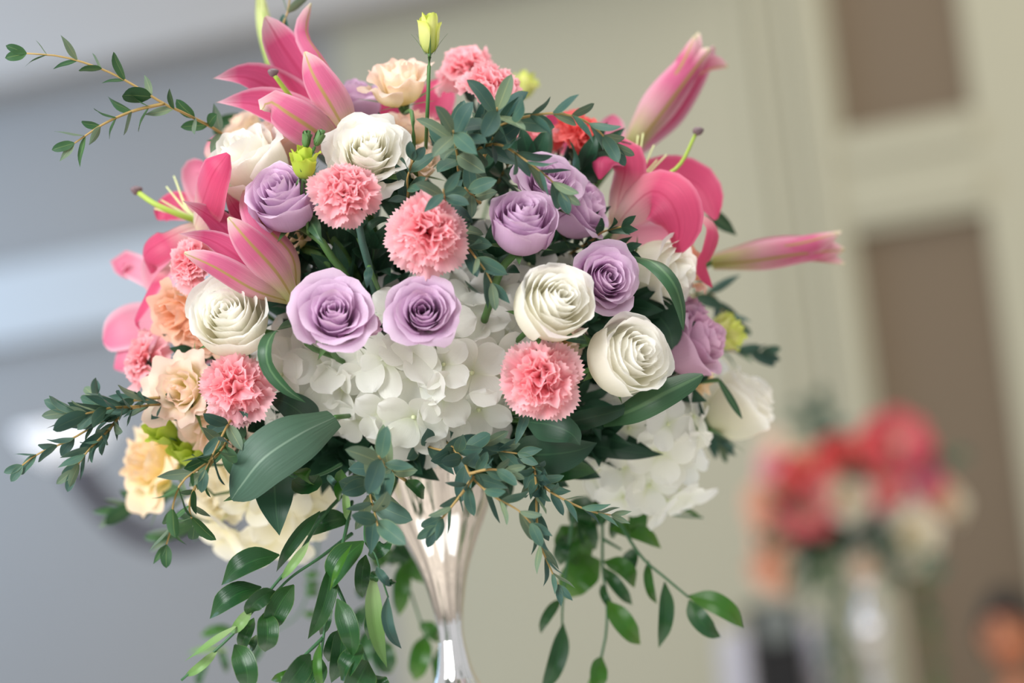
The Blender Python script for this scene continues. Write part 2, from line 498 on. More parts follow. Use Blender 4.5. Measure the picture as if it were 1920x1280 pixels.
def make_table(x, y, label, lab2):
    t = empty('round_table', label, 'table', Matrix.Translation((x, y, 0)), 'round banquet tables')
    obj('tabletop', mesh('tabletop', *lathe([(0, 0.715), (0.75, 0.715), (0.755, 0.73), (0.75, 0.744), (0, 0.744)], 40)[:2], mat=M['panel']), t)
    obj('pedestal', mesh('pedestal', *lathe([(0, 0), (0.3, 0), (0.3, 0.03), (0.05, 0.06), (0.04, 0.4), (0.05, 0.7), (0.2, 0.715)], 24)[:2], mat=M['panel']), t)

    def fold(th, k):
        return 1 + (0.035 * math.sin(11 * th) + 0.02 * math.sin(17 * th + 1)) * max(0, (k - 0.35)) / 0.65
    c = obj('tablecloth', mesh('tablecloth', *lathe([(0.0, 0.7492), (0.4, 0.7492), (0.755, 0.7492), (0.775, 0.735), (0.78, 0.6), (0.79, 0.4), (0.80, 0.2), (0.81, 0.02)], 120, fold)[:2], mat=M['cloth']), matrix=Matrix.Translation((x, y, 0)))
    tag(c, lab2, 'tablecloth', 'white tablecloths')


make_table(axis0.x, axis0.y, 'round banquet table carrying the near silver vase', 'white cloth on the table of the near vase')
make_vase(axis0.x, axis0.y, 'tall polished silver trumpet vase under the large near bouquet')
HUB = Vector((axis0.x, axis0.y, VZ + 425 * MPX))
fm = lathe([(0.0, -0.052), (0.045, -0.05), (0.07, -0.03), (0.088, 0.0), (0.085, 0.04), (0.055, 0.075), (0.0, 0.085)], 24)
foam_me = mesh('floral_foam', *fm[:2], mat=M['foam'])
tag(obj('floral_foam', foam_me, matrix=Matrix.Translation(HUB)), 'dark green foam block hidden in the heart of the near bouquet', 'floral foam')


def surf(px, py, off=0.0):
    dx, dy = (px - 800) / 600, (py - 560) / 500
    return 2.27 - 0.205 * math.sqrt(max(0.0, 1 - dx * dx - dy * dy)) + off

# ------------------------------------------------------------------ flower templates (unit diameter, axis +Z, base at origin)
def bez(a, b, c, d, t):
    s = 1 - t
    return a * s ** 3 + 3 * b * s * s * t + 3 * c * s * t * t + d * t ** 3


def sstep(a, b, x):
    t = min(max((x - a) / (b - a), 0), 1)
    return t * t * (3 - 2 * t)


BELLY_CUP = curve([(0, 1.1), (.5, 1.0), (1, .90)])
BELLY_GLOBE = curve([(0, 1.0), (.35, .86), (.7, .94), (1, 1.06)])
BELLY_OPEN = curve([(0, 1.0), (.25, .86), (.6, .70), (.85, .76), (1, .88)])


def rose_patches(seed, n=24, R=0.5, H=0.70, curl=0.16, ruffle=0.012, flare=1.0, wide=1.0, center=0.8, point=0.05, nu=10, nv=14, inner=0.1, power=0.85, drop=.26, belly=BELLY_OPEN):
    rg = random.Random(seed)
    out = []
    shift = (rg.uniform(-.05, .05), rg.uniform(-.05, .05))
    for k in range(n):
        t = k / (n - 1)
        th0 = k * 2.39996 + rg.uniform(-.25, .25)
        rr = R * (inner + (1 - inner) * t ** power) * rg.uniform(.93, 1.07)
        h = H * (center + (1 - center) * sstep(0, .22, t)) * (1 - drop * t ** 1.6) * rg.uniform(.95, 1.05)
        ox, oy = shift[0] * (1 - t), shift[1] * (1 - t)
        wa = (2.0 * (1 - t ** .5) + 1.02 * t ** .5) * wide * rg.uniform(.9, 1.1)
        rb = rr * belly(t)
        c = curl * R * sstep(.3, 1, t) * rg.uniform(.6, 1.4)
        ph = rg.uniform(0, 6.28)
        fr = rg.uniform(2.2, 3.8)
        rf = ruffle * (0.5 + 0.8 * t)
        pt = point * rg.uniform(.3, 1.5)
        tilt = rg.uniform(-.04, .04)
        fl = 1 + (flare - 1) * t

        def f(u, v, t=t, th0=th0, rr=rr, h=h, wa=wa, rb=rb, c=c, ph=ph, fr=fr, rf=rf, pt=pt, tilt=tilt, fl=fl, ox=ox, oy=oy):
            e = 1 - .20 * abs(v) ** 3 + pt * max(0, 1 - abs(v) * 2.2)
            uu = u * e
            wd = wa * (.34 + .66 * min(1, uu / .5) ** .7)
            th = th0 + v * wd
            r = bez(.03, rb * 1.25, rb * 1.05, rr * fl, min(uu, 1))
            z = bez(0, .03 * H, .62 * h, h, min(uu, 1))
            s = max(0, (uu - .62) / .38)
            r += c * s * s * (1 + .7 * v * v)
            z -= c * .75 * s ** 2.4 * (1 + 1.1 * v * v)
            r += (.022 + .02 * t) * v * uu + c * .5 * max(0, abs(v) - .55) ** 2 * uu
            q = s * s
            r += rf * q * (math.sin(fr * v * 1.9 + ph) + .5 * math.sin(fr * v * 4.3 + 2 * ph))
            z += rf * q * .8 * math.sin(fr * v * 2.7 + ph * 1.7) + tilt * v * uu * .5
            return (r * math.cos(th) + ox * uu, r * math.sin(th) + oy * uu, z)
        out.append(grid(f, nu, nv))
    return out


def sepal_patch(th, L, W, r0, z0, droop):
    cs, sn = math.cos(th), math.sin(th)
    w = curve([(0, .7), (.3, 1), (.7, .6), (1, 0)])

    def f(u, v):
        r = r0 + L * (math.sin(droop) * u + .25 * u * u)
        z = z0 + L * math.cos(droop) * u
        x = v * W * w(u)
        r2 = r - .3 * W * v * v
        return (r2 * cs - x * sn, r2 * sn + x * cs, z)
    return grid(f, 6, 4)


_cache = {}


def rose_kit(var, mat):
    key = ('rose', var, mat)
    if key in _cache:
        return _cache[key]
    base, _, sd = var.partition('#')
    kw = {
        'open': dict(seed=3, n=25, H=.70, curl=.24, ruffle=.016, center=.90, point=.08),
        'open2': dict(seed=11, n=22, H=.72, curl=.24, ruffle=.018, center=.95, power=1.0, wide=1.08, drop=.22),
        'cup': dict(seed=7, n=20, H=.98, curl=.20, ruffle=.014, center=.96, point=.10, flare=1.0, power=.95, drop=.2, belly=BELLY_CUP),
        'globe': dict(seed=13, n=23, H=.92, curl=.16, ruffle=.016, center=.97, point=.09, flare=.96, power=.9, drop=.16, wide=1.12, belly=BELLY_GLOBE),
        'full': dict(seed=19, n=30, H=.70, curl=.26, ruffle=.028, center=1.06, wide=.9, point=.03, power=.85, drop=.40, inner=.07),
        'lis': dict(seed=23, n=13, H=.74, curl=.34, ruffle=.055, center=.95, wide=.9, flare=1.06, nv=20, power=.75, inner=.2, point=.0, drop=.2),
        'lis2': dict(seed=37, n=15, H=.62, curl=.40, ruffle=.062, center=1.0, wide=.85, flare=1.06, nv=20, power=.75, inner=.16, point=.0, drop=.3),
        'bud': dict(seed=29, n=6, R=.5, H=1.75, curl=.22, ruffle=.03, center=.95, wide=.9, inner=.45, point=.05, belly=BELLY_CUP),
        'bud2': dict(seed=31, n=8, R=.5, H=1.15, curl=.36, ruffle=.05, center=.9, wide=.9, inner=.3, point=.0, belly=BELLY_CUP),
    }[base]
    if sd:
        kw['seed'] = int(sd)
    var = base
    pat = rose_patches(**kw)
    rs = sorted(math.hypot(q[0], q[1]) for p in pat for q in p[0])
    nf = .5 / rs[int(len(rs) * .975)]
    pat = [([(q[0] * nf, q[1] * nf, q[2] * (nf if var not in ('bud', 'bud2') else 1)) for q in a], b, c) for a, b, c in pat]
    ms = [mesh('petal', *p, mat=M[mat]) for p in pat]
    L = .55 if var in ('bud', 'bud2', 'lis', 'lis2') else .42
    sp = [mesh('sepal', *sepal_patch(i * 2 * PI / 5 + .3, L if var != 'bud' else .9, .035 if 'lis' in var or 'bud' in var else .07, .06 if 'bud' not in var else .2, -.02, 1.25 if 'bud' not in var else .42), mat=M['sepal']) for i in range(5)]
    cx = mesh('calyx', *lathe([(.028, -.16), (.06, -.12), (.085, -.06), (.09, -.01), (.05, .02)], 12)[:2], mat=M['sepal'])
    _cache[key] = (ms, sp, cx)
    return _cache[key]


def facing_matrix(pos, face, spin, s):
    q = face.to_track_quat('Z', 'Y').to_matrix().to_4x4()
    return Matrix.Translation(pos) @ q @ Matrix.Rotation(spin, 4, 'Z') @ Matrix.Scale(s, 4)


STEM_PATHS = {}     # flowers whose stem shows in the photograph: label start -> (pixel points, radius)


def add_stem(e, mtx, base_local, r, mat, target=None, reach=0.6, parent_name='stem'):
    inv = mtx.inverted()
    a = mtx @ Vector(base_local)
    for k, (path, rr) in STEM_PATHS.items():
        if e['label'].startswith(k):
            pts = [inv @ a] + [inv @ P(*q) for q in path]
            s1 = mtx.to_scale()[0]
            return obj(parent_name, mesh(parent_name, *tube(pts, rr / s1, rr / s1, 16, 8)[:2], mat=mat), e)
    out = (mtx.to_3x3() @ Vector((0, 0, -1))).normalized()
    tgt = target if target is not None else HUB
    b = a.lerp(tgt, reach)
    m1 = a + out * min(0.045, (a - tgt).length * .3)
    sc = mtx.to_scale()[0]
    pts = [inv @ a, inv @ m1, inv @ m1.lerp(b, .55), inv @ b]
    return obj(parent_name, mesh(parent_name, *tube(pts, r / sc, r / sc * .9, 12, 7)[:2], mat=mat), e)


ROSE_H = {'open': .70, 'open2': .72, 'cup': .9, 'globe': .88, 'full': .70, 'lis': .74, 'lis2': .62, 'bud': 1.75, 'bud2': 1.15}


def bloom(name, cat, var, mat, px, py, dia, face, label, spin=0.0, off=0.0, z=None, group=None, squash=1.0, hub=None, stem_r=.0026):
    """rose, lisianthus or bud whose visible middle sits at a pixel"""
    zz = surf(px, py, off) if z is None else z
    s = dia * zz / F
    fc = D(*face)
    pos = P(px, py, zz) - fc * (ROSE_H[var.partition('#')[0]] * .6 * s)
    m = facing_matrix(pos, fc, spin, s)
    e = empty(name, label, cat, m, group)
    ms, sp, cx = rose_kit(var, mat)
    for q in ms:
        obj('petal', q, e)
    for q in sp:
        obj('sepal', q, e)
    obj('calyx', cx, e)
    add_stem(e, m, (0, 0, -.14), stem_r, M['stem'], target=hub)
    return e


# carnation ---------------------------------------------------------------
def fan_petal(rg, elev, L, az, r0, z0, half, teeth=9, ruf=.16, nu=6):
    ph, fr = rg.uniform(0, 6.28), rg.uniform(1.6, 3.0)
    ca, sa = math.cos(az), math.sin(az)
    jag = [rg.uniform(.5, 1.2) for _ in range(2 * teeth + 1)]
    nv = 2 * teeth
    cv = rg.uniform(-.2, .5)

    def f(u, v):
        j = int(round((v + 1) / 2 * nv))
        ln = L * u * (1 - .16 * v * v)
        if u > .99:
            ln *= 1 + (.045 * jag[j] if j % 2 else -.04 * jag[j])
        a = v * half * (.35 + .65 * u)
        rr = ln * math.cos(a)
        side = ln * math.sin(a)
        e2 = elev - cv * u * u
        wv = ruf * L * u * u * (math.sin(fr * v * 2 + ph) + .45 * math.sin(fr * v * 4.7 + ph * 2.1))
        r = r0 + rr * math.cos(e2) - wv * math.sin(e2)
        z = z0 + rr * math.sin(e2) + wv * math.cos(e2)
        return (r * ca - side * sa, r * sa + side * ca, z)
    return grid(f, nu, nv)


def carnation_kit(var, mat):
    key = ('carn', var, mat)
    if key in _cache:
        return _cache[key]
    rg = random.Random(100 + var)
    outer, inner = [], []
    for k in range(7):
        outer.append(fan_petal(rg, rg.uniform(-.25, .2), .53 * rg.uniform(.84, 1.05), k * 2 * PI / 7 + rg.uniform(-.2, .2), .02, .34, .66, 13, .11, 8))
    for k in range(8):
        outer.append(fan_petal(rg, rg.uniform(.15, .55), .45 * rg.uniform(.85, 1.08), k * 2 * PI / 8 + .35 + rg.uniform(-.25, .25), .02, .35, .72, 12, .15, 8))
    for k in range(11):
        inner.append(fan_petal(rg, rg.uniform(.5, .95), .36 * rg.uniform(.85, 1.12), k * 2 * PI / 11 + rg.uniform(-.3, .3), .02, .36, .8, 11, .2, 7))
    for k in range(11):
        inner.append(fan_petal(rg, rg.uniform(.95, 1.4), .30 * rg.uniform(.8, 1.15), k * 2 * PI / 11 + rg.uniform(-.3, .3), rg.uniform(0, .10), .37, .95, 10, .24, 7))
    for k in range(8):
        inner.append(fan_petal(rg, rg.uniform(1.2, 1.7), .29, rg.uniform(0, 6.28), rg.uniform(.02, .2), .38, 1.0, 9, .3, 7))
    ms = [mesh('petal', *p, mat=M[mat]) for p in outer]
    ruffle = mesh('inner_petals', *join(inner), mat=M[mat])
    cal = mesh('calyx', *lathe([(.03, -.12), (.075, -.08), (.095, .05), (.115, .25), (.10, .34), (.05, .36)], 14)[:2], mat=M['stem_blue'])
    _cache[key] = (ms, ruffle, cal)
    return _cache[key]


def carnation(px, py, dia, face, label, var=0, mat='carnation', spin=0.0, off=0.0, z=None, group='pink carnations', hub=None, stem=True):
    zz = surf(px, py, off) if z is None else z
    s = dia * zz / F
    fc = D(*face)
    m = facing_matrix(P(px, py, zz) - fc * (.47 * s), fc, spin, s)
    e = empty('carnation', label, 'carnation', m, group)
    ms, ruffle, cal = carnation_kit(var, mat)
    for q in ms:
        obj('petal', q, e)
    o = obj('inner_petals', ruffle, e)
    o['kind'] = 'stuff'
    obj('calyx', cal, e)
    if stem:
        add_stem(e, m, (0, 0, -.1), .0022, M['stem_blue'], target=hub)
    return e


# hydrangea -----------------------------------------------------------------
def floret_petal(seed, mat):
    rg = random.Random(seed)
    w = curve([(0, .16), (.12, .42), (.35, .86), (.6, 1.0), (.82, .82), (.95, .42), (1, .06)])
    ph, amp, cup = rg.uniform(0, 6.28), rg.uniform(.03, .07), rg.uniform(.05, .18)
    bend = rg.uniform(-.18, .16)

    def f(u, v):
        x = v * .47 * w(u)
        z = cup * (x * x) * 2.2 + bend * u * u + amp * u * math.sin(2.3 * v + ph) + .02 * math.sin(7 * u + 5 * v + ph) * u
        return (x, u, z)
    return mesh('petal', *grid(f, 8, 8), mat=M[mat])


FLORET_PETALS = {}


def hydrangea(label, cx, cy, cz, rx, ry, depth, n, seed, psize=.029, face=(0, 0, 1), group='white hydrangea heads', hub=None, mat='hydrangea', drop=None):
    """dome of four-petalled florets; rx, ry in pixels of the photograph at depth cz"""
    if mat not in FLORET_PETALS:
        FLORET_PETALS[mat] = [floret_petal(k, mat) for k in range(6)]
        _cache['bead'] = mesh('floret', *lathe([(.0, -.35), (.02, -.34), (.022, -.08), (.05, -.03), (.07, .02), (.05, .07), (0, .09)], 8)[:2], mat=M['bead'])
    rg = random.Random(seed)
    c = P(cx, cy, cz)
    e = empty('hydrangea', label, 'hydrangea', Matrix.Translation(c), group)
    k = cz / F
    fc = D(*face)
    made, tries = [], 0
    while len(made) < n and tries < n * 60:
        tries += 1
        a, q = rg.uniform(0, 2 * PI), math.sqrt(rg.random())
        x, y = math.cos(a) * q, math.sin(a) * q
        if drop and drop(cx + x * rx, cy - y * ry):
            continue
        t = math.sqrt(max(0, 1 - q * q))
        p = RIGHT * (x * rx * k) + UP * (y * ry * k) - FWD * (t * depth)
        if any((p - m_).length < psize * .86 for m_ in made):
            continue
        made.append(p)
        nrm = (RIGHT * (x * 1.05) + UP * (y * 1.05) - FWD * (t + .35)).normalized()
        nrm = (nrm + Vector((rg.uniform(-.4, .4), rg.uniform(-.4, .4), rg.uniform(-.4, .4)))).normalized()
        mt = facing_matrix(p + nrm * rg.uniform(-.006, .006), nrm, rg.uniform(0, 6.28), psize * rg.uniform(.85, 1.15))
        fl = obj('floret', _cache['bead'], e, matrix=mt)
        for j in range(4):
            pm = Matrix.Rotation(j * PI / 2 + rg.uniform(-.12, .12), 4, 'Z') @ Matrix.Translation((0, .05, .01 * (j % 2))) @ Matrix.Rotation(rg.uniform(.02, .38), 4, 'X') @ Matrix.Scale(rg.uniform(.9, 1.12), 4)
            obj('petal', rg.choice(FLORET_PETALS[mat]), fl, matrix=pm)
    inv = Matrix.Translation(c).inverted()
    pts = [Vector((0, 0, 0)) + FWD * .01, inv @ (c.lerp(hub or HUB, .5) + FWD * .03), inv @ c.lerp(hub or HUB, .8)]
    obj('stem', mesh('stem', *tube(pts, .005, .005, 8, 8)[:2], mat=M['stem']), e)
    return e


# blades: tepals and leaves laid along a spine ------------------------------
PROF = {
    'tepal': curve([(0, .30), (.12, .46), (.35, .88), (.55, 1.0), (.75, .84), (.9, .46), (.97, .20), (1, .06)]),
    'broad': curve([(0, .40), (.12, .60), (.35, .95), (.6, 1.0), (.85, .72), (.95, .40), (1, .10)]),
    'bud': curve([(0, .50), (.15, .72), (.4, 1.0), (.7, .86), (.9, .56), (1, .14)]),
    'leaf': curve([(0, .06), (.07, .30), (.25, .86), (.42, 1.0), (.65, .82), (.85, .38), (.95, .12), (1, .0)]),
    'oval': curve([(0, .10), (.06, .34), (.25, .86), (.5, 1.0), (.75, .84), (.92, .44), (1, .03)]),
    'strap': curve([(0, .45), (.2, .8), (.5, 1.0), (.75, .8), (.92, .34), (1, .0)]),
}


def blade_patch(pts, W, hint, prof='leaf', cup=.2, fold=0.0, wave=0.0, twist=0.0, nu=16, nv=8, ph=0.0, curl=0.0):
    c = spline(pts, nu)
    pf = PROF[prof]
    vs, fs, uv = [], [], []
    Bp = None
    for i, p in enumerate(c):
        u = i / nu
        t = (c[min(i + 1, nu)] - c[max(i - 1, 0)]).normalized()
        b = t.cross(hint)
        if Bp is not None and (b.length < .25 or b.dot(Bp) < 0):
            b = Bp - t * Bp.dot(t)
        b.normalize()
        Bp = b
        nn = b.cross(t)
        if twist:
            a = twist * u
            b, nn = b * math.cos(a) + nn * math.sin(a), nn * math.cos(a) - b * math.sin(a)
        w_ = W * .5 * pf(u)
        for j in range(nv + 1):
            v = -1 + 2 * j / nv
            z = cup * w_ * v * v + fold * w_ * abs(v) + wave * W * math.sin(9 * u + ph + v * 1.3) * abs(v) ** 1.5 + curl * w_ * v * v * u
            vs.append(p + b * (v * w_ * (1 - .12 * abs(cup) * v * v)) + nn * z)
            uv.append((u, (v + 1) / 2))
    m = nv + 1
    for i in range(nu):
        for j in range(nv):
            a = i * m + j
            fs.append((a, a + 1, a + m + 1, a + m))
    return vs, fs, uv


def pxpts(pts):
    return [P(*q) for q in pts]


def blade(parent, name, pts, wpx, mat, hint=(0, 0, 1), **kw):
    """part of a thing: pts are (pixel x, pixel y, depth)"""
    o = parent.matrix_basis.translation
    w_ = [p - o for p in pxpts(pts)]
    zm = sum(q[2] for q in pts) / len(pts)
    me = mesh(name, *blade_patch(w_, wpx * zm / F, D(*hint), **kw), mat=M[mat])
    return obj(name, me, parent)


def rod(parent, name, pts, r0, r1, mat, n=14, seg=7):
    o = parent.matrix_basis.translation
    return obj(name, mesh(name, *tube([p - o for p in pxpts(pts)], r0, r1, n, seg)[:2], mat=M[mat]), parent)


def knob(parent, name, p, r, mat, sq=(1, 1, .8)):
    o = parent.matrix_basis.translation
    pr = [(math.sin(a) * (1 + .12 * math.cos(3 * a)), -math.cos(a)) for a in [i * PI / 8 for i in range(9)]]
    me = mesh(name, *lathe(pr, 10, lambda th, t: 1 + .16 * math.cos(3 * th))[:2], mat=M[mat])
    return obj(name, me, parent, matrix=Matrix.Translation(P(*p) - o) @ Matrix.Diagonal((r * sq[0], r * sq[1], r * sq[2], 1)))


def leaf_mesh(name, wid, prof, mat, bend, fold, seed):
    return mesh(name, *blade_patch([Vector((0, 0, 0)), Vector((0, .33, bend * .35)), Vector((0, .68, bend * .7)), Vector((0, 1, bend * .2))], wid, Vector((0, 0, 1)), prof=prof, cup=.12, fold=fold, nu=9, nv=6, wave=.012, ph=seed), mat=M[mat])


LEAVES = {}


def leaves(kind):
    if kind not in LEAVES:
        if kind == 'euc':
            LEAVES[kind] = [leaf_mesh('leaf', .42, 'oval', 'euc', .08, .1, 1), leaf_mesh('leaf', .36, 'leaf', 'euc', -.06, .12, 2), leaf_mesh('leaf', .46, 'oval', 'euc', .1, .05, 3), leaf_mesh('leaf', .36, 'oval', 'euc_light', .08, .1, 4)]
        elif kind == 'thin':
            LEAVES[kind] = [leaf_mesh('leaf', .34, 'leaf', 'euc', .08, .1, 1), leaf_mesh('leaf', .28, 'leaf', 'euc_light', -.1, .15, 2), leaf_mesh('leaf', .32, 'oval', 'euc', .12, .12, 3)]
        elif kind == 'fresh':
            LEAVES[kind] = [leaf_mesh('leaf', .42, 'oval', 'euc_fresh', .08, .1, 1), leaf_mesh('leaf', .32, 'leaf', 'euc_light', -.06, .12, 2), leaf_mesh('leaf', .5, 'oval', 'euc_fresh', .1, .05, 3), leaf_mesh('leaf', .3, 'leaf', 'euc_fresh', .1, .05, 5)]
        elif kind == 'dark':
            LEAVES[kind] = [leaf_mesh('leaf', .42, 'leaf', 'dark_leaf', .14, .2, 1), leaf_mesh('leaf', .34, 'leaf', 'dark_leaf', -.1, .2, 2)]
        elif kind == 'ruscus':
            LEAVES[kind] = [leaf_mesh('leaf', .42, 'leaf', 'ruscus', .14, .2, 1), leaf_mesh('leaf', .36, 'leaf', 'ruscus', -.1, .2, 2), leaf_mesh('leaf', .4, 'leaf', 'ruscus_bright', .1, .2, 3)]
    return LEAVES[kind]


def sprig_into(e, pts, n, size, kind, seed, ang=1.0, start=.12, ph=0.4, opposite=True, r=(.0016, .0007), twig='twig', tip=True, sizevar=.2):
    """a twig through world points with paired leaves; size in metres (base, tip)"""
    rg = random.Random(seed)
    o = e.matrix_basis.translation
    w_ = [p - o for p in pts]
    obj('twig', mesh('twig', *tube(w_, r[0], r[1], 22, 6)[:2], mat=M[twig]), e)
    c = spline(w_, 60)
    lv = leaves(kind)
    for k in range(n):
        u = start + (1 - start) * (k + .3) / n
        i = min(59, max(1, int(u * 60)))
        t = (c[i + 1] - c[i - 1]).normalized()
        nn = (-FWD - t * (-FWD).dot(t)).normalized()
        sd = t.cross(nn)
        a0 = ph + (k * PI / 2 if opposite else k * PI) + rg.uniform(-.25, .25)
        L0 = size[0] + (size[1] - size[0]) * u
        for h in ((0, 1) if opposite else (0,)):
            a = a0 + h * PI
            rd = sd * math.cos(a) + nn * math.sin(a)
            an = ang * rg.uniform(.8, 1.2) * (1 - .25 * u)
            dr = (t * math.cos(an) + rd * math.sin(an)).normalized()
            up = (t * math.sin(an) - rd * math.cos(an)).normalized()
            x = dr.cross(up)
            L = L0 * rg.uniform(1 - sizevar, 1 + sizevar)
            m = Matrix(((x.x, dr.x, up.x, 0), (x.y, dr.y, up.y, 0), (x.z, dr.z, up.z, 0), (0, 0, 0, 1)))
            m = Matrix.Translation(c[i]) @ m @ Matrix.Rotation(rg.uniform(-.5, .5), 4, 'Y') @ Matrix.Scale(L, 4)
            obj('leaf', rg.choice(lv), e, matrix=m)
    if tip:
        t = (c[60] - c[57]).normalized()
        for h in (-1, 1):
            nn = (-FWD - t * (-FWD).dot(t)).normalized()
            dr = (t + t.cross(nn) * .3 * h).normalized()
            x = dr.cross(nn).normalized()
            up = x.cross(dr)
            m = Matrix(((x.x, dr.x, up.x, c[60].x), (x.y, dr.y, up.y, c[60].y), (x.z, dr.z, up.z, c[60].z), (0, 0, 0, 1))) @ Matrix.Scale(size[1] * .8, 4)
            obj('leaf', rg.choice(lv), e, matrix=m)


def sprig(name, label, cat, branches, kind, seed, group=None, **kw):
    """branches: list of (pixel points, number of pairs, (leaf px base, leaf px tip))"""
    e = empty(name, label, cat, Matrix.Translation(P(*branches[0][0][0])), group)
    for k, (pts, n, sz) in enumerate(branches):
        zm = sum(q[2] for q in pts) / len(pts)
        sprig_into(e, pxpts(pts), n, (sz[0] * zm / F, sz[1] * zm / F), kind, seed + k, **kw)
    return e

# ------------------------------------------------------------------ roses of the near bouquet
STEM_PATHS.update({
    'yellow lisianthus under the upper': ([(600, 480, 2.12), (640, 520, 2.13), (680, 580, 2.16)], .0034),
    'lavender rose left of the upper left': ([(602, 452, 2.085), (620, 480, 2.09), (650, 520, 2.11), (690, 600, 2.16)], .0034),
    'lavender rose peeking out': ([(616, 420, 2.13), (635, 460, 2.13), (670, 520, 2.15), (700, 600, 2.18)], .004),
    'pink carnation right of the upper lavender': ([(674, 425, 2.08), (678, 450, 2.08), (692, 500, 2.10), (710, 580, 2.16)], .0034),
    'peach lisianthus on a tall stem': ([(772, 210, 2.105), (775, 250, 2.1), (777, 300, 2.12), (790, 420, 2.2)], .0019),
    'tall pale green bud': ([(804, 130, 2.10), (803, 170, 2.10), (801, 220, 2.11), (796, 330, 2.18)], .0017),
    'cup-shaped lavender rose': ([(940, 505, 2.07), (918, 570, 2.09), (895, 640, 2.15)], .0034),
})
WR, LR = 'white roses of the near bouquet', 'lavender roses of the near bouquet'
R_ = 'rose'
# white: var, mat, px, py, diameter px, facing, label, spin, offset
for a in [
    ('full', 'white_rose', 690, 282, 152, (.10, .45, .85), 'fluffy white rose just above the left upper pink carnation', .4, -.03),
    ('cup', 'white_rose', 460, 300, 156, (-.45, .62, .45), 'white rose seen from the side, beside a folded hot pink lily petal', 1.1, -.01),
    ('globe#43', 'white_rose', 430, 588, 150, (-.12, .42, .85), 'open white rose under the half-open pink lily at the left', 2.0, -.03),
    ('globe', 'white_rose', 1046, 566, 148, (.36, .34, .8), 'white rose right of the hydrangea, above the lower right carnation', .2, -.05),
    ('globe#27', 'white_rose', 1182, 664, 150, (.5, .2, .7), 'white rose above a long dark leaf at the lower right', 3.3, -.05),
    ('cup#5', 'white_rose', 1252, 512, 130, (.5, -.1, .3), 'white rose half hidden behind an arching strap leaf at right', .6, .03),
    ('cup#14', 'white_rose', 1390, 752, 138, (.62, .55, .12), 'blurred white rose at the far right edge of the bouquet', 2.2, .03),
]:
    bloom('rose', R_, a[0], a[1], a[2], a[3], a[4], a[5], a[6], a[7], a[8], group=WR)
bloom('rose', R_, 'cup', 'blush_rose', 520, 268, 120, (-.2, .75, .3), 'blush cream rose behind the side-on white rose at upper left', .7, .05)
for a in [
    ('globe#8', 530, 368, 126, (-.22, .52, .72), 'lavender rose left of the upper left pink carnation', .3, -.03),
    ('open2#61', 626, 588, 146, (.05, .42, .85), 'wide open lavender rose at the left of the hydrangea', 1.4, -.05),
    ('open', 795, 584, 124, (.04, .30, .95), 'round lavender rose in the very middle on the hydrangea', .9, -.045),
    ('globe#21', 979, 412, 126, (.10, .62, .66), 'cup-shaped lavender rose on a bare stem right of the central carnation', 4.2, -.04),
    ('open#33', 1139, 522, 126, (.36, .22, .85), 'lavender rose between white rose and hot pink lily', 2.2, -.03),
    ('open#71', 1032, 338, 122, (.25, .55, .7), 'lavender rose under the tip of a eucalyptus sprig', 1.2, .0),
    ('cup#9', 1090, 388, 116, (.55, .3, .3), 'lavender rose squeezed against the open right lily', 3.0, .03),
    ('cup', 668, 186, 96, (-.1, .8, .3), 'lavender rose peeking out behind the top left lily', .1, .08),
]:
    bloom('rose', R_, a[0], 'lavender', a[1], a[2], a[3], a[4], a[5], a[6], a[7], group=LR)
bloom('rose', R_, 'cup', 'mauve', 1308, 640, 126, (.72, .35, .35), 'blurred mauve rose turned right at the right edge', 2.0, .02, group=LR)
bloom('rose', R_, 'cup', 'mauve', 1292, 588, 84, (.6, .5, .1), 'small dusky mauve rose behind the larger mauve rose', .3, .06, group=LR)
bloom('rose', R_, 'bud', 'mauve', 690, 612, 42, (.75, .2, .5), 'small mauve rosebud tucked under the left central lavender rose', .3, -.03, group=LR)
bloom('rose', R_, 'full', 'cream_rose', 405, 915, 130, (-.6, -.2, .5), 'pale yellow rose below the yellow lisianthus at lower left', 1.5, z=2.27)

# ------------------------------------------------------------------ carnations
for a in [
    (648, 350, 136, (-.05, .45, .85), 'pink carnation right of the upper lavender rose', 0, 'carnation', .3, -.05),
    (800, 432, 160, (.03, .20, .95), 'large pink carnation in the centre under eucalyptus leaves', 1, 'carnation', 1.0, -.055),
    (442, 726, 142, (-.06, .12, .95), 'pink carnation beside the peach lisianthus at lower left', 2, 'carnation', 2.0, -.05),
    (1012, 712, 158, (.08, -.02, .95), 'pink carnation at the lower right edge of the hydrangea', 0, 'carnation', 2.9, -.05),
    (352, 490, 112, (-.5, .2, .75), 'pink carnation half hidden behind the half-open left lily', 1, 'carnation', .2, .0),
    (262, 672, 118, (-.85, .2, .3), 'pink carnation seen edge-on at the far left', 2, 'carnation', .8, .0),
    (868, 118, 128, (-.2, .85, .25), 'pink carnation at the top, the left and farther of two', 1, 'carnation', .5, .05),
    (922, 152, 134, (.25, .78, .45), 'pink carnation at the top behind eucalyptus, the nearer of two', 0, 'carnation', .9, .0),
    (1092, 246, 118, (.35, .6, .4), 'coral red carnation behind the eucalyptus at upper right', 2, 'coral', .9, .06),
    (1010, 258, 110, (.1, .75, .3), 'pale pink carnation deep behind the upper right eucalyptus', 1, 'carnation', .1, .09),
]:
    carnation(a[0], a[1], a[2], a[3], a[4], a[5], a[6], a[7], a[8])

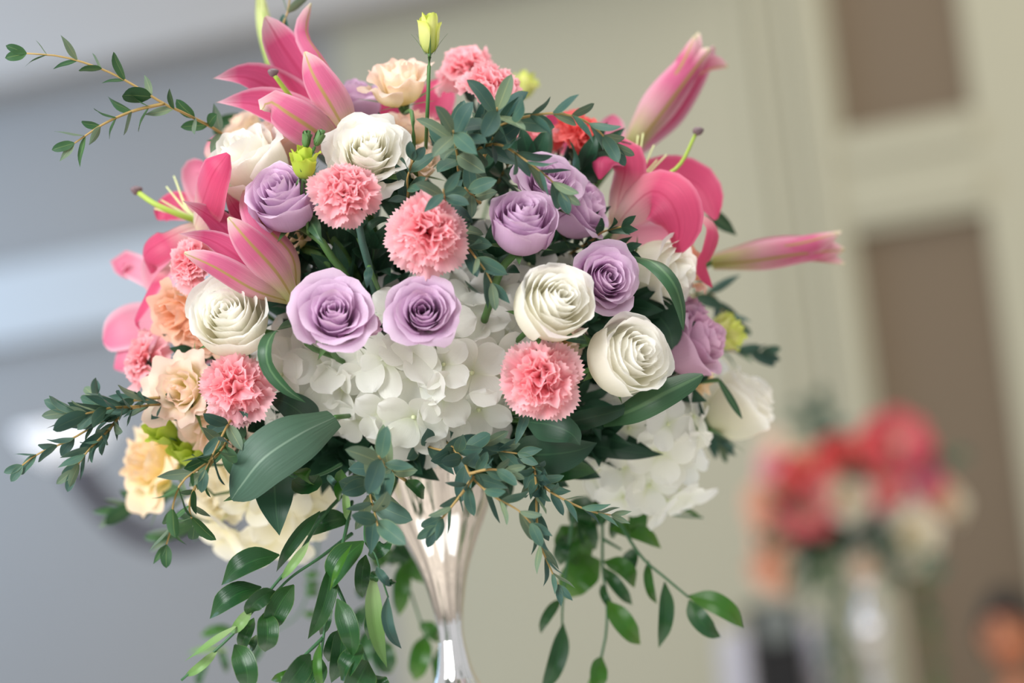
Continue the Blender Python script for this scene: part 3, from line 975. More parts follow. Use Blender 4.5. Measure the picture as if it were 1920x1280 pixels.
# ------------------------------------------------------------------ lisianthus
LG = 'peach and yellow lisianthus'
for a in [
    ('lis', 'peach', 748, 142, 128, (-.12, .86, .38), 'peach lisianthus on a tall stem at the top', .2, .0),
    ('lis2#91', 'peach', 334, 728, 136, (-.3, .15, .85), 'peach lisianthus left of the lower left carnation', 1.0, -.04),
    ('lis2', 'yellow', 266, 866, 172, (-.72, .1, .55), 'yellow lisianthus facing left at the lower left', .4, .0),
    ('lis#55', 'peach', 404, 812, 126, (-.1, -.65, .6), 'peach lisianthus below the lower left carnation', 2.0, .0),
    ('lis', 'apricot', 326, 586, 118, (-.55, -.2, .65), 'apricot lisianthus left of the open white rose', 2.4, .02),
    ('lis#77', 'apricot', 378, 618, 104, (-.5, -.2, .65), 'peach lisianthus peeking out behind the open white rose', 1.4, .03),
    ('lis', 'yellow', 545, 432, 92, (-.2, .45, .6), 'yellow lisianthus under the upper lavender rose', .4, .04),
    ('lis', 'apricot', 1296, 492, 98, (.6, .35, .3), 'apricot lisianthus behind the hanging hot pink petal at right', .9, .05),
    ('lis', 'yellow', 1318, 716, 84, (.7, -.2, .2), 'orange yellow lisianthus under the blurred mauve rose', 1.9, .04),
    ('lis', 'peach', 776, 228, 96, (.05, .8, .3), 'pale peach lisianthus behind the two tall stems', 2.2, .07),
    ('lis', 'peach', 792, 300, 80, (.05, .6, .6), 'small cream lisianthus under the eucalyptus beside the fluffy rose', .2, .04),
    ('lis', 'peach', 452, 232, 84, (-.5, .7, .0), 'blurred pale pink lisianthus behind the side-on white rose', .2, .12),
    ('lis', 'peach', 1060, 640, 84, (.3, -.1, .6), 'cream lisianthus deep between two white roses', 1.2, .05),
]:
    bloom('lisianthus', 'lisianthus', a[0], a[1], a[2], a[3], a[4], a[5], a[6], a[7], a[8], group=LG, stem_r=.0021)

BG = 'green lisianthus buds'
for a in [
    ('bud', 'lime', 804, 52, 46, (-.02, .98, .12), 'tall pale green bud at the very top on a thin stem', .4, 2.10),
    ('bud2', 'lime_deep', 571, 296, 58, (-.02, .92, .3), 'lime green opening bud beside the fluffy white rose', .2, 2.06),
    ('bud', 'sepal', 575, 256, 20, (.1, .97, .2), 'small closed green bud, left of a pair over the lime bud', .4, 2.06),
    ('bud', 'sepal', 600, 254, 20, (.42, .88, .2), 'small closed green bud with spiky sepals, right of a pair', 1.4, 2.06),
    ('bud2', 'lime', 1372, 624, 64, (.85, .25, .2), 'yellow green bud at the right edge, the larger of two', .4, 2.27),
    ('bud', 'lime', 1358, 602, 34, (.8, .5, .2), 'yellow green bud at the right edge, the smaller of two', .9, 2.29),
    ('bud2', 'lime', 1318, 334, 50, (.55, .75, .1), 'blurred yellow bud behind the open lily at right', .9, 2.33),
    ('bud2', 'lime', 985, 152, 48, (.3, .9, .1), 'blurred yellow bud behind the top carnations', .3, 2.36),
    ('bud2', 'lime_deep', 298, 800, 60, (-.6, .5, .5), 'lime green bud below the peach lisianthus at left', .3, 2.17),
    ('bud2', 'lime_deep', 346, 836, 66, (-.3, .6, .6), 'lime green bud between yellow and peach lisianthus', 1.3, 2.18),
]:
    bloom('lisianthus_bud', 'bud', a[0], a[1], a[2], a[3], a[4], a[5], a[6], a[7], z=a[8], group=BG, stem_r=.0014, hub=P(600, 400, 2.22) if 560 < a[2] < 610 else None)

# ------------------------------------------------------------------ hydrangeas
hydrangea('big white hydrangea head in the middle under the roses', 800, 690, 2.17, 176, 152, .085, 40, 5)
hydrangea('white hydrangea left part beside the arching leaf under the lavender rose', 590, 690, 2.17, 92, 94, .05, 15, 8)
hydrangea('white hydrangea in shade behind the stem of the cup-shaped rose', 945, 560, 2.20, 124, 120, .05, 20, 9)
hydrangea('white hydrangea at the lower right under the long dark leaf', 1215, 790, 2.23, 100, 74, .05, 12, 12)
hydrangea('blurred white hydrangea lowest at the right', 1205, 880, 2.27, 100, 66, .05, 11, 13)

hydrangea('large blurred cream hydrangea hanging at the lower left underside', 500, 955, 2.29, 96, 76, .05, 26, 21, psize=.032, mat='hydrangea_cream')

# ------------------------------------------------------------------ lilies
def lily(label, base, group='pink lilies'):
    return empty('lily', label, 'lily', Matrix.Translation(P(*base)), group)


def lily_stem(e, base, r=.0035):
    o = e.matrix_basis.translation
    b = P(*base)
    obj('stem', mesh('stem', *tube([Vector((0, 0, 0)), (b.lerp(HUB, .3) + FWD * .01) - o, b.lerp(HUB, .7) - o], r, r, 8, 7)[:2], mat=M['stem']), e)


z0 = 2.16
e = lily('large half-open pink lily at the top left', (652, 262, z0))
blade(e, 'tepal', [(640, 262, z0 + .02), (590, 175, z0 + .03), (535, 95, z0 + .02), (497, 31, z0)], 86, 'lily_in', cup=.35, prof='broad', wave=.02)
blade(e, 'tepal', [(628, 240, z0 + .03), (540, 185, z0 + .03), (465, 146, z0 + .01), (399, 147, z0 - .01)], 84, 'lily_in', hint=(.1, .2, .95), cup=.5, wave=.02)
blade(e, 'tepal', [(656, 258, z0), (640, 175, z0 - .005), (600, 105, z0 - .01), (574, 60, z0), (584, 6, z0 + .0)], 50, 'lily_out', hint=(.75, .25, .6), cup=-.7, prof='broad')
blade(e, 'tepal', [(640, 275, z0), (560, 225, z0 - .005), (480, 196, z0 - .01), (405, 192, z0 - .02)], 84, 'lily_in', hint=(-.1, .35, .9), cup=.55, wave=.02)
blade(e, 'tepal', [(654, 258, z0 - .01), (622, 200, z0 - .045), (588, 142, z0 - .05), (571, 97, z0 - .04)], 74, 'lily_out', hint=(-.25, -.05, .95), cup=-.6, prof='broad')
blade(e, 'tepal', [(648, 290, z0 - .01), (590, 245, z0 - .05), (540, 212, z0 - .06), (505, 190, z0 - .055), (491, 206, z0 - .06)], 84, 'lily_out', hint=(-.1, .1, .95), cup=-.5, prof='broad')
rod(e, 'pistil', [(590, 240, z0 - .01), (550, 188, z0 - .035), (514, 140, z0 - .05)], .0028, .002, 'pistil')
knob(e, 'stigma', (511, 136, z0 - .05), .0046, 'stigma')
lily_stem(e, (652, 262, z0))

z0 = 2.10
e = lily('half-open pink lily over the open white rose at the left', (553, 566, z0))
blade(e, 'tepal', [(520, 510, z0 + .02), (480, 440, z0 + .03), (442, 392, z0 + .03), (419, 351, z0 + .03)], 56, 'lily_in', cup=.4, hint=(.2, .1, .95))
blade(e, 'tepal', [(530, 540, z0 + .02), (460, 470, z0 + .03), (400, 410, z0 + .02), (342, 376, z0)], 66, 'lily_in', hint=(-.1, .3, .9), cup=.45)
blade(e, 'tepal', [(540, 556, z0 + .01), (460, 492, z0), (395, 450, z0), (334, 438, z0 - .01)], 58, 'lily_in', hint=(0, .4, .9), cup=.5)
blade(e, 'tepal', [(556, 560, z0), (548, 480, z0 - .005), (490, 415, z0 - .01), (460, 353, z0 + .01)], 60, 'lily_out', hint=(.55, .15, .8), cup=-.7, prof='broad')
blade(e, 'tepal', [(552, 568, z0 - .005), (480, 545, z0 - .035), (405, 502, z0 - .045), (345, 474, z0 - .04)], 58, 'lily_out', hint=(-.2, -.25, .9), cup=-.6, prof='broad')
blade(e, 'tepal', [(553, 566, z0 - .01), (518, 510, z0 - .04), (464, 450, z0 - .055), (428, 407, z0 - .05)], 70, 'lily_out', hint=(.1, .05, .95), cup=-.6, prof='broad')
lily_stem(e, (553, 566, z0))

z0 = 2.19
e = lily('wide open hot pink lily at the right with curled petals', (1150, 436, z0))
blade(e, 'tepal', [(1150, 432, z0), (1190, 375, z0 + .03), (1245, 335, z0 + .06), (1310, 345, z0 + .07), (1342, 412, z0 + .05)], 88, 'lily_hot', hint=(.1, .3, .9), cup=.3, prof='broad', wave=.03)
blade(e, 'tepal', [(1152, 430, z0), (1160, 370, z0 - .0), (1172, 318, z0 - .01), (1160, 282, z0 - .01), (1128, 296, z0 - .03), (1124, 336, z0 - .03)], 76, 'lily_hot', hint=(-.4, .3, .85), cup=-.5, prof='broad', wave=.02)
blade(e, 'tepal', [(1165, 420, z0 + .03), (1190, 350, z0 + .06), (1208, 312, z0 + .07), (1224, 300, z0 + .07)], 60, 'lily_hot', cup=.3)
blade(e, 'tepal', [(1142, 442, z0), (1180, 392, z0 - .015), (1222, 358, z0 - .03), (1256, 376, z0 - .045), (1274, 424, z0 - .045), (1266, 480, z0 - .03)], 112, 'lily_hot', hint=(-.3, .42, .85), cup=-.12, fold=-.15, prof='tepal', wave=.035)
blade(e, 'tepal', [(1144, 446, z0), (1190, 448, z0 + .01), (1240, 440, z0 + .03), (1290, 440, z0 + .05)], 60, 'lily_pale', hint=(0, .5, .8), cup=.4)
blade(e, 'tepal', [(1290, 420, z0 + .04), (1318, 404, z0 + .02), (1342, 432, z0 + .01), (1330, 478, z0 + .0), (1318, 500, z0), (1336, 538, z0 + .01)], 46, 'lily_hot', hint=(.5, .1, .8), cup=.3, twist=.8, prof='broad')
rod(e, 'pistil', [(1170, 410, z0), (1215, 348, z0 - .01), (1272, 312, z0 + .01), (1305, 250, z0 + .02)], .002, .0016, 'pistil')
knob(e, 'stigma', (1308, 246, z0 + .02), .005, 'stigma')
for q in ((1196, 254), (1206, 250), (1226, 272), (1232, 300), (1184, 272), (1250, 290)):
    rod(e, 'filament', [(1172, 400, z0), (1188 + (q[0] - 1196) * .3, 340, z0 + .01), (q[0], q[1], z0 + .03)], .0013, .0007, 'filament')
lily_stem(e, (1150, 436, z0))

z0 = 2.20
e = lily('open hot pink lily facing left behind the side-on white rose', (395, 420, z0))
blade(e, 'tepal', [(365, 425, z0 - .03), (382, 372, z0 - .09), (400, 325, z0 - .13), (428, 288, z0 - .13)], 96, 'lily_hot', hint=(-.2, .1, .95), cup=-.3, prof='broad', wave=.02)
blade(e, 'tepal', [(390, 400, z0 + .02), (368, 345, z0 + .03), (362, 318, z0 + .03), (385, 306, z0 + .03)], 50, 'lily_pale', cup=.3, prof='broad')
blade(e, 'tepal', [(400, 300, z0 + .02), (395, 285, z0 + .02), (410, 268, z0 + .02), (445, 262, z0 + .02)], 34, 'lily_hot', hint=(-.2, .5, .8), cup=.2, prof='broad')
blade(e, 'tepal', [(385, 405, z0 + .02), (335, 390, z0 + .03), (308, 398, z0 + .04), (296, 412, z0 + .04)], 62, 'lily_hot', hint=(0, .3, .9), cup=.35, prof='broad')
blade(e, 'tepal', [(385, 420, z0), (345, 432, z0 - .01), (305, 452, z0 - .02), (272, 478, z0 - .01), (282, 512, z0 + .01)], 74, 'lily_hot', hint=(-.4, .35, .8), cup=-.4, prof='broad', wave=.03)
blade(e, 'tepal', [(330, 480, z0 + .02), (295, 515, z0 + .0), (272, 555, z0 - .01), (252, 600, z0 + .0), (262, 618, z0)], 52, 'lily_hot', hint=(-.6, .1, .7), cup=-.5, twist=-.9, prof='broad')
rod(e, 'pistil', [(385, 420, z0 - .0), (335, 402, z0 - .01), (290, 382, z0 - .01), (258, 360, z0)], .0030, .0024, 'pistil')
knob(e, 'stigma', (255, 357, z0), .0052, 'stigma')
for q in ((326, 330), (312, 350), (302, 375), (330, 338), (290, 391)):
    rod(e, 'filament', [(375, 412, z0), (350, 398 + (q[1] - 360) * .3, z0), (q[0], q[1], z0 + .01)], .0014, .0007, 'filament')
lily_stem(e, (395, 420, z0))

z0 = 2.27
e = lily('pale pink lily at the far left edge behind the edge-on carnation', (330, 610, z0))
blade(e, 'tepal', [(330, 612, z0), (275, 610, z0), (228, 622, z0), (194, 640, z0 + .01)], 92, 'lily_pale', hint=(-.2, .3, .9), cup=.25, prof='broad')
blade(e, 'tepal', [(330, 560, z0 + .01), (285, 520, z0 + .01), (250, 500, z0 + .02), (226, 490, z0 + .02), (240, 522, z0 + .02)], 52, 'lily_pale', hint=(-.2, .3, .9), cup=.3, prof='broad')
blade(e, 'tepal', [(335, 560, z0 - .02), (310, 545, z0 - .02), (300, 500, z0 - .01), (315, 460, z0)], 70, 'lily_pale', cup=.3, prof='broad')
blade(e, 'tepal', [(330, 600, z0 - .02), (355, 632, z0 - .04), (390, 658, z0 - .05), (340, 655, z0 - .03)], 60, 'lily_pale', cup=.2, prof='broad')
blade(e, 'tepal', [(320, 620, z0), (280, 640, z0 - .01), (240, 664, z0 - .01), (214, 690, z0)], 76, 'lily_pale', hint=(-.2, .3, .9), cup=-.3, prof='broad')
lily_stem(e, (330, 610, z0))

# lily buds
z0 = 2.30
e = empty('lily_bud', 'long pink lily bud pointing to the upper right', 'lily bud', Matrix.Translation(P(1172, 275, z0)), 'pink lily buds')
for pts, wd, hh, mt in [
    ([(1170, 272, z0 + .01), (1222, 190, z0 + .01), (1275, 112, z0 + .01), (1308, 60, z0 + .01)], 80, (-.8, .5, .4), 'lily_out'),
    ([(1180, 280, z0 + .01), (1240, 200, z0 + .02), (1300, 120, z0 + .02), (1338, 86, z0 + .02)], 80, (.1, .9, -.5), 'lily_in'),
    ([(1190, 288, z0), (1252, 214, z0), (1304, 148, z0), (1336, 128, z0), (1366, 126, z0 + .01)], 68, (.7, -.6, .4), 'lily_out'),
    ([(1172, 276, z0 - .01), (1226, 196, z0 - .02), (1276, 124, z0 - .02), (1304, 66, z0 - .01)], 74, (-.35, .15, .9), 'lily_out'),
    ([(1184, 284, z0 - .01), (1244, 208, z0 - .022), (1296, 138, z0 - .02), (1332, 92, z0 - .01)], 82, (.35, -.2, .9), 'lily_out'),
]:
    blade(e, 'tepal', pts, wd, mt, hint=hh, cup=-.8, prof='bud')
lily_stem(e, (1172, 275, z0))
z0 = 2.30
e = empty('lily_bud', 'long pink lily bud pointing right beyond the open lily', 'lily bud', Matrix.Translation(P(1335, 490, z0)), 'pink lily buds')
for pts, wd, hh, mt in [
    ([(1335, 484, z0 + .01), (1420, 456, z0 + .01), (1500, 444, z0 + .01), (1577, 432, z0 + .01)], 57, (0, .9, .3), 'lily_out'),
    ([(1335, 500, z0 + .01), (1420, 498, z0 + .01), (1500, 488, z0 + .01), (1584, 496, z0 + .01)], 57, (0, -.9, .3), 'lily_out'),
    ([(1335, 488, z0 - .01), (1420, 468, z0 - .02), (1500, 456, z0 - .02), (1572, 436, z0 - .01)], 62, (0, .4, .9), 'lily_out'),
    ([(1335, 496, z0 - .01), (1420, 488, z0 - .022), (1500, 476, z0 - .02), (1584, 468, z0)], 65, (0, -.3, .9), 'lily_out'),
    ([(1335, 492, z0 + .02), (1420, 478, z0 + .025), (1500, 468, z0 + .02), (1580, 470, z0 + .01)], 65, (0, 0, -.9), 'lily_out'),
]:
    blade(e, 'tepal', pts, wd, mt, hint=hh, cup=-.8, prof='bud')
lily_stem(e, (1335, 490, z0))
z0 = 2.28
e = empty('lily_bud', 'closed pale green lily bud behind the top left lily', 'lily bud', Matrix.Translation(P(514, 152, z0)))
for k in range(6):
    a = k * PI / 3 + .3
    cx, sx = math.cos(a), math.sin(a)
    blade(e, 'tepal', [(512 + 3 * cx, 152, z0), (506 + 13 * cx, 100, z0 - .007 * sx), (494 + 14 * cx, 40, z0 - .007 * sx), (486 + 2 * cx, -22, z0)], 30, 'lily_bud_green', hint=(cx, 0, sx), cup=-.7, prof='bud')
rod(e, 'stem', [(514, 150, z0), (522, 175, z0), (560, 260, z0), (700, 560, 2.26)], .002, .002, 'stem')
z0 = 2.27
e = lily('hot pink lily deep behind the tall stems at the top', (775, 262, z0))
blade(e, 'tepal', [(790, 262, z0), (806, 215, z0), (822, 178, z0), (824, 148, z0 + .01)], 74, 'lily_hot', cup=.3, prof='broad')
blade(e, 'tepal', [(780, 262, z0), (735, 235, z0), (715, 205, z0), (700, 180, z0)], 70, 'lily_hot', cup=.3, prof='broad')
blade(e, 'tepal', [(800, 268, z0), (830, 240, z0), (845, 222, z0), (860, 212, z0)], 40, 'lily_hot', cup=.3, prof='broad')
lily_stem(e, (775, 262, z0))
z0 = 2.30
e = lily('pink lily petals behind the coral carnation at upper right', (1130, 300, z0))
blade(e, 'tepal', [(1120, 300, z0), (1140, 262, z0), (1148, 232, z0), (1150, 215, z0)], 60, 'lily_pale', cup=.3, prof='broad')
blade(e, 'tepal', [(1110, 300, z0), (1060, 260, z0), (1036, 230, z0), (1024, 215, z0)], 60, 'lily_hot', cup=.3, prof='broad')
lily_stem(e, (1130, 300, z0))

# ------------------------------------------------------------------ eucalyptus
EG = 'eucalyptus sprigs of the near bouquet'
EU = 'eucalyptus_sprig'
sprig(EU, 'long forked eucalyptus sprig reaching to the upper left corner', 'eucalyptus', [
    ([(470, 300, 2.2), (412, 248, 2.15), (345, 212, 2.1), (305, 193, 2.09), (215, 140, 2.08), (125, 108, 2.075), (50, 100, 2.07)], 10, (62, 50)),
    ([(308, 194, 2.09), (250, 208, 2.085), (195, 232, 2.08), (140, 268, 2.08)], 5, (60, 56)),
], 'fresh', 40, EG, start=.1, ang=1.05, ph=.7)
sprig(EU, 'eucalyptus sprig arching right over the top of the bouquet', 'eucalyptus', [
    ([(840, 300, 2.1), (895, 262, 2.06), (945, 232, 2.03), (1000, 216, 2.02), (1050, 213, 2.02), (1100, 228, 2.02), (1150, 272, 2.03)], 11, (83, 58)),
], 'euc', 44, EG, ang=.9, start=.06, ph=.7)
sprig(EU, 'eucalyptus sprig hanging over the upper right lavender rose', 'eucalyptus', [
    ([(870, 290, 2.08), (930, 270, 2.04), (985, 300, 2.02), (1030, 335, 2.02), (1050, 358, 2.02)], 8, (76, 58)),
], 'euc', 47, EG, ang=.85, ph=.7)
sprig(EU, 'dense eucalyptus rosette left of the arching sprig', 'eucalyptus', [
    ([(860, 320, 2.1), (858, 295, 2.06), (852, 262, 2.03), (850, 245, 2.0)], 7, (85, 78)),
    ([(905, 300, 2.1), (925, 250, 2.06), (932, 215, 2.03), (932, 202, 2.01)], 6, (81, 75)),
], 'euc', 50, EG, ang=1.15, ph=.7, start=.2, tip=False)
sprig(EU, 'eucalyptus tip resting on the central carnation', 'eucalyptus', [
    ([(845, 420, 2.12), (838, 385, 2.06), (832, 362, 2.0), (831, 355, 1.985)], 4, (68, 62)),
    ([(900, 380, 2.1), (885, 365, 2.05), (872, 352, 2.02)], 3, (63, 55)),
], 'euc', 53, EG, ang=1.25, ph=.7, start=.4, tip=False)
sprig(EU, 'eucalyptus leaves beside the fluffy white rose', 'eucalyptus', [
    ([(760, 400, 2.14), (765, 360, 2.09), (764, 335, 2.07), (774, 300, 2.05)], 4, (68, 62)),
], 'euc', 56, EG, ang=.8, ph=.7)
sprig(EU, 'eucalyptus sprig hanging below the cup-shaped lavender rose', 'eucalyptus', [
    ([(850, 420, 2.1), (868, 450, 2.05), (890, 480, 2.03), (912, 510, 2.02), (922, 530, 2.02)], 6, (59, 65)),
], 'euc', 59, EG, ang=.8, ph=.7)
sprig(EU, 'branched eucalyptus spray sticking out to the lower left', 'eucalyptus', [
    ([(420, 730, 2.2), (330, 755, 2.14), (260, 762, 2.1), (200, 785, 2.08), (130, 825, 2.07), (72, 850, 2.07), (42, 872, 2.07)], 11, (58, 46)),
    ([(262, 762, 2.1), (205, 765, 2.07), (160, 775, 2.06), (130, 772, 2.06)], 7, (64, 66)),
    ([(230, 772, 2.1), (200, 810, 2.07), (165, 845, 2.05), (140, 880, 2.05)], 8, (53, 55)),
    ([(300, 745, 2.12), (240, 752, 2.11), (190, 760, 2.11), (180, 745, 2.12)], 5, (64, 61)),
], 'euc', 62, EG, ang=.7, ph=.7)
sprig(EU, 'eucalyptus sprig hanging at the lower left beside the cream rose', 'eucalyptus', [
    ([(440, 800, 2.14), (410, 850, 2.06), (370, 880, 2.04), (340, 905, 2.03), (325, 945, 2.03), (318, 1000, 2.03), (312, 1020, 2.03)], 9, (71, 55)),
    ([(400, 862, 2.05), (370, 905, 2.05), (355, 950, 2.06), (365, 985, 2.08)], 4, (56, 55)),
], 'fresh', 66, EG, ang=1.0, ph=.7)
sprig(EU, 'small dark eucalyptus twig across the lower peach lisianthus', 'eucalyptus', [
    ([(450, 760, 2.12), (425, 800, 2.06), (405, 840, 2.04), (385, 880, 2.04)], 5, (56, 55)),
], 'euc', 70, EG, ang=1.0, ph=.7)
sprig(EU, 'blurred eucalyptus leaves behind the yellow lisianthus', 'eucalyptus', [
    ([(380, 920, 2.35), (300, 935, 2.36), (255, 945, 2.36), (228, 955, 2.36)], 4, (73, 70)),
    ([(420, 970, 2.35), (360, 985, 2.36), (320, 1002, 2.36)], 3, (73, 62)),
], 'fresh', 72, EG, ang=.6, ph=.7)
sprig(EU, 'eucalyptus rosette in front of the hydrangea bottom, over the vase', 'eucalyptus', [
    ([(760, 900, 2.12), (730, 880, 2.05), (715, 862, 2.01), (710, 855, 1.99)], 4, (81, 75)),
    ([(690, 920, 2.1), (690, 905, 2.05), (700, 890, 2.03)], 3, (71, 68)),
], 'euc', 75, EG, ang=1.2, ph=.7, start=.4, tip=False)
sprig(EU, 'star-shaped eucalyptus tip left of the vase neck', 'eucalyptus', [
    ([(690, 880, 2.12), (695, 930, 2.06), (705, 970, 2.02), (708, 985, 2.0)], 5, (85, 78)),
], 'euc', 78, EG, ang=1.1, ph=.7, start=.3, tip=False)
sprig(EU, 'eucalyptus sprig hanging in front of the vase rim', 'eucalyptus', [
    ([(840, 830, 2.12), (868, 862, 2.06), (885, 895, 2.03), (925, 930, 2.02), (970, 955, 2.02), (995, 980, 2.02)], 8, (71, 60)),
    ([(888, 893, 2.03), (862, 930, 2.02), (838, 960, 2.02), (818, 985, 2.02)], 4, (56, 55)),
    ([(880, 888, 2.03), (915, 880, 2.02), (945, 882, 2.02)], 3, (51, 52)),
], 'euc', 81, EG, ang=.95, ph=.7)
sprig(EU, 'long eucalyptus sprig trailing down right of the vase', 'eucalyptus', [
    ([(995, 850, 2.14), (1005, 900, 2.07), (1006, 955, 2.05), (1010, 1010, 2.04), (1025, 1050, 2.04), (1046, 1095, 2.04)], 11, (73, 52)),
], 'thin', 84, EG, ang=.65, ph=.7)
sprig(EU, 'eucalyptus sprig trailing to the lower right under the carnation', 'eucalyptus', [
    ([(1000, 890, 2.12), (1030, 920, 2.06), (1075, 945, 2.05), (1115, 960, 2.05), (1145, 965, 2.05)], 7, (61, 50)),
], 'thin', 87, EG, ang=.8, ph=.7)
sprig(EU, 'dark eucalyptus twig between lavender rose and open lily', 'eucalyptus', [
    ([(1060, 480, 2.2), (1110, 450, 2.14), (1130, 435, 2.12), (1165, 425, 2.1)], 4, (63, 58)),
    ([(1080, 480, 2.2), (1130, 470, 2.14), (1170, 470, 2.12)], 3, (63, 58)),
], 'dark', 90, EG, ang=.8, ph=.7)
sprig(EU, 'eucalyptus tip peeking out at the top edge of the picture', 'eucalyptus', [
    ([(560, 150, 2.3), (548, 90, 2.22), (530, 55, 2.2), (540, 20, 2.2), (545, -15, 2.2)], 5, (49, 50)),
], 'euc', 93, EG, ang=.9, ph=.7)
sprig(EU, 'blurred eucalyptus behind the right edge buds', 'eucalyptus', [
    ([(1280, 560, 2.36), (1330, 550, 2.37), (1350, 575, 2.37), (1370, 600, 2.37)], 4, (63, 60)),
    ([(1330, 650, 2.38), (1390, 660, 2.38), (1425, 662, 2.38)], 3, (56, 50)),
    ([(1310, 760, 2.36), (1330, 800, 2.37), (1350, 830, 2.37)], 4, (61, 50)),
], 'euc', 96, EG, ang=.8, ph=.7)
sprig(EU, 'dark eucalyptus leaves under the hydrangea at the vase rim', 'eucalyptus', [
    ([(760, 800, 2.2), (800, 835, 2.12), (850, 845, 2.1), (905, 835, 2.1)], 6, (76, 68)),
    ([(860, 810, 2.2), (920, 840, 2.12), (970, 850, 2.1)], 4, (81, 68)),
], 'euc', 99, EG, ang=.8, ph=.7)
sprig(EU, 'dark eucalyptus deep behind the upper right lavender roses', 'eucalyptus', [
    ([(1050, 380, 2.25), (1080, 320, 2.2), (1100, 290, 2.18), (1130, 275, 2.18)], 5, (73, 70)),
    ([(920, 380, 2.25), (940, 330, 2.18), (960, 300, 2.15)], 5, (73, 70)),
], 'dark', 102, EG, ang=.9, ph=.7)

# ------------------------------------------------------------------ broad leaves
def broad(label, pts, wd, mat, name='broad_leaf', **kw):
    e = empty(name, label, 'leaf', Matrix.Translation(P(*pts[0])), 'single broad leaves')
    blade(e, 'leaf_blade', pts, wd, mat, nu=20, nv=10, **kw)
    o = e.matrix_basis.translation
    b = P(*pts[0])
    obj('petiole', mesh('petiole', *tube([Vector((0, 0, 0)), b.lerp(HUB, .4) + FWD * .02 - o, b.lerp(HUB, .8) - o], .0022, .0022, 8, 6)[:2], mat=M['stem']), e)


broad('big grey-green leaf sweeping to the lower left under the hydrangea', [(628, 782, 2.08), (565, 812, 2.05), (495, 858, 2.04), (452, 910, 2.05), (434, 936, 2.06)], 108, 'lily_leaf', hint=(-.1, .25, .95), cup=-.2, prof='broad')
broad('dark pointed leaf hanging straight down under the big leaf', [(508, 860, 2.12), (514, 910, 2.09), (518, 960, 2.08), (524, 1004, 2.08)], 82, 'dark_leaf', cup=.2, prof='leaf')
broad('narrow green strap leaf arching at the left of the hydrangea', [(565, 606, 2.12), (520, 618, 2.07), (500, 650, 2.05), (505, 690, 2.05), (535, 728, 2.05), (574, 755, 2.06)], 36, 'strap_leaf', hint=(-.5, .2, .7), cup=.3, prof='strap', name='strap_leaf')
broad('green strap leaf arching over the right white rose', [(1178, 478, 2.12), (1225, 492, 2.08), (1262, 530, 2.07), (1278, 575, 2.08), (1282, 622, 2.09)], 36, 'strap_leaf', hint=(.3, .3, .8), cup=-.3, prof='strap', name='strap_leaf')
broad('long dark green leaf pointing right under the right white rose', [(1130, 790, 2.12), (1190, 766, 2.09), (1250, 735, 2.08), (1318, 702, 2.10)], 56, 'strap_leaf', hint=(0, .3, .9), cup=-.2, prof='broad')
broad('dark leaf blade lower right of the pink carnation', [(1020, 800, 2.14), (1090, 786, 2.11), (1150, 772, 2.1), (1205, 752, 2.1)], 44, 'dark_leaf', hint=(0, .4, .9), cup=-.2)
broad('thin green leaf crossing the blurred white rose at right', [(1348, 712, 2.2), (1368, 745, 2.2), (1392, 786, 2.2)], 14, 'strap_leaf', cup=.1, prof='strap', name='strap_leaf')
broad('dark green leaf behind the lower left carnation', [(590, 800, 2.14), (560, 770, 2.11), (530, 752, 2.1), (500, 745, 2.11)], 64, 'dark_leaf', hint=(-.1, .2, .95), cup=.2)
broad('green leaf right under the lower right carnation', [(985, 790, 2.12), (1030, 796, 2.1), (1070, 812, 2.09), (1088, 835, 2.1)], 66, 'dark_leaf', cup=.2)
broad('broad dark leaf over the right shoulder of the vase', [(960, 850, 2.15), (1020, 852, 2.12), (1080, 845, 2.12), (1120, 830, 2.13)], 84, 'dark_leaf', cup=.2, hint=(0, -.2, .95))
broad('green leaf under the broad dark leaf right of the vase', [(1000, 885, 2.17), (1050, 880, 2.15), (1090, 880, 2.15), (1118, 885, 2.16)], 46, 'ruscus', cup=.2)
broad('dark green leaf behind the right white rose', [(1180, 560, 2.2), (1225, 585, 2.17), (1255, 620, 2.16), (1262, 660, 2.17)], 84, 'dark_leaf', cup=.2)
broad('dark leaf between the two right white roses and the carnation', [(1040, 660, 2.2), (1075, 650, 2.16), (1100, 660, 2.15), (1125, 690, 2.15)], 66, 'dark_leaf', cup=.2)
broad('small green leaf behind the open right lily', [(1320, 392, 2.32), (1345, 410, 2.32), (1382, 442, 2.32)], 28, 'strap_leaf', cup=.1)
broad('dark leaf under the lower right hydrangea', [(1060, 830, 2.2), (1130, 838, 2.17), (1190, 848, 2.17), (1245, 852, 2.18)], 46, 'dark_leaf', cup=.2, hint=(0, .4, .9))
broad('narrow green leaf tip left of the right white rose', [(1110, 640, 2.13), (1085, 636, 2.11), (1060, 638, 2.1)], 16, 'strap_leaf', cup=.1, prof='strap', name='strap_leaf')
broad('slim blue-green leaf tip hanging below the lower right carnation', [(988, 775, 2.1), (978, 800, 2.07), (966, 834, 2.07)], 20, 'euc', cup=.2, prof='strap', name='strap_leaf')
broad('green leaf under the side-on lavender rose on its stem', [(572, 400, 2.1), (588, 424, 2.07), (598, 444, 2.06), (608, 458, 2.06)], 30, 'strap_leaf', cup=-.3)
broad('dark green leaf at the back left behind the side-on rose', [(440, 275, 2.3), (415, 240, 2.3), (450, 225, 2.3), (480, 235, 2.3)], 34, 'ruscus', cup=.2)
broad('blue-green carnation leaf curving right under the upper left carnation', [(674, 444, 2.1), (690, 426, 2.08), (712, 412, 2.08), (736, 412, 2.09)], 16, 'dark_leaf', cup=-.3, prof='strap', name='strap_leaf')
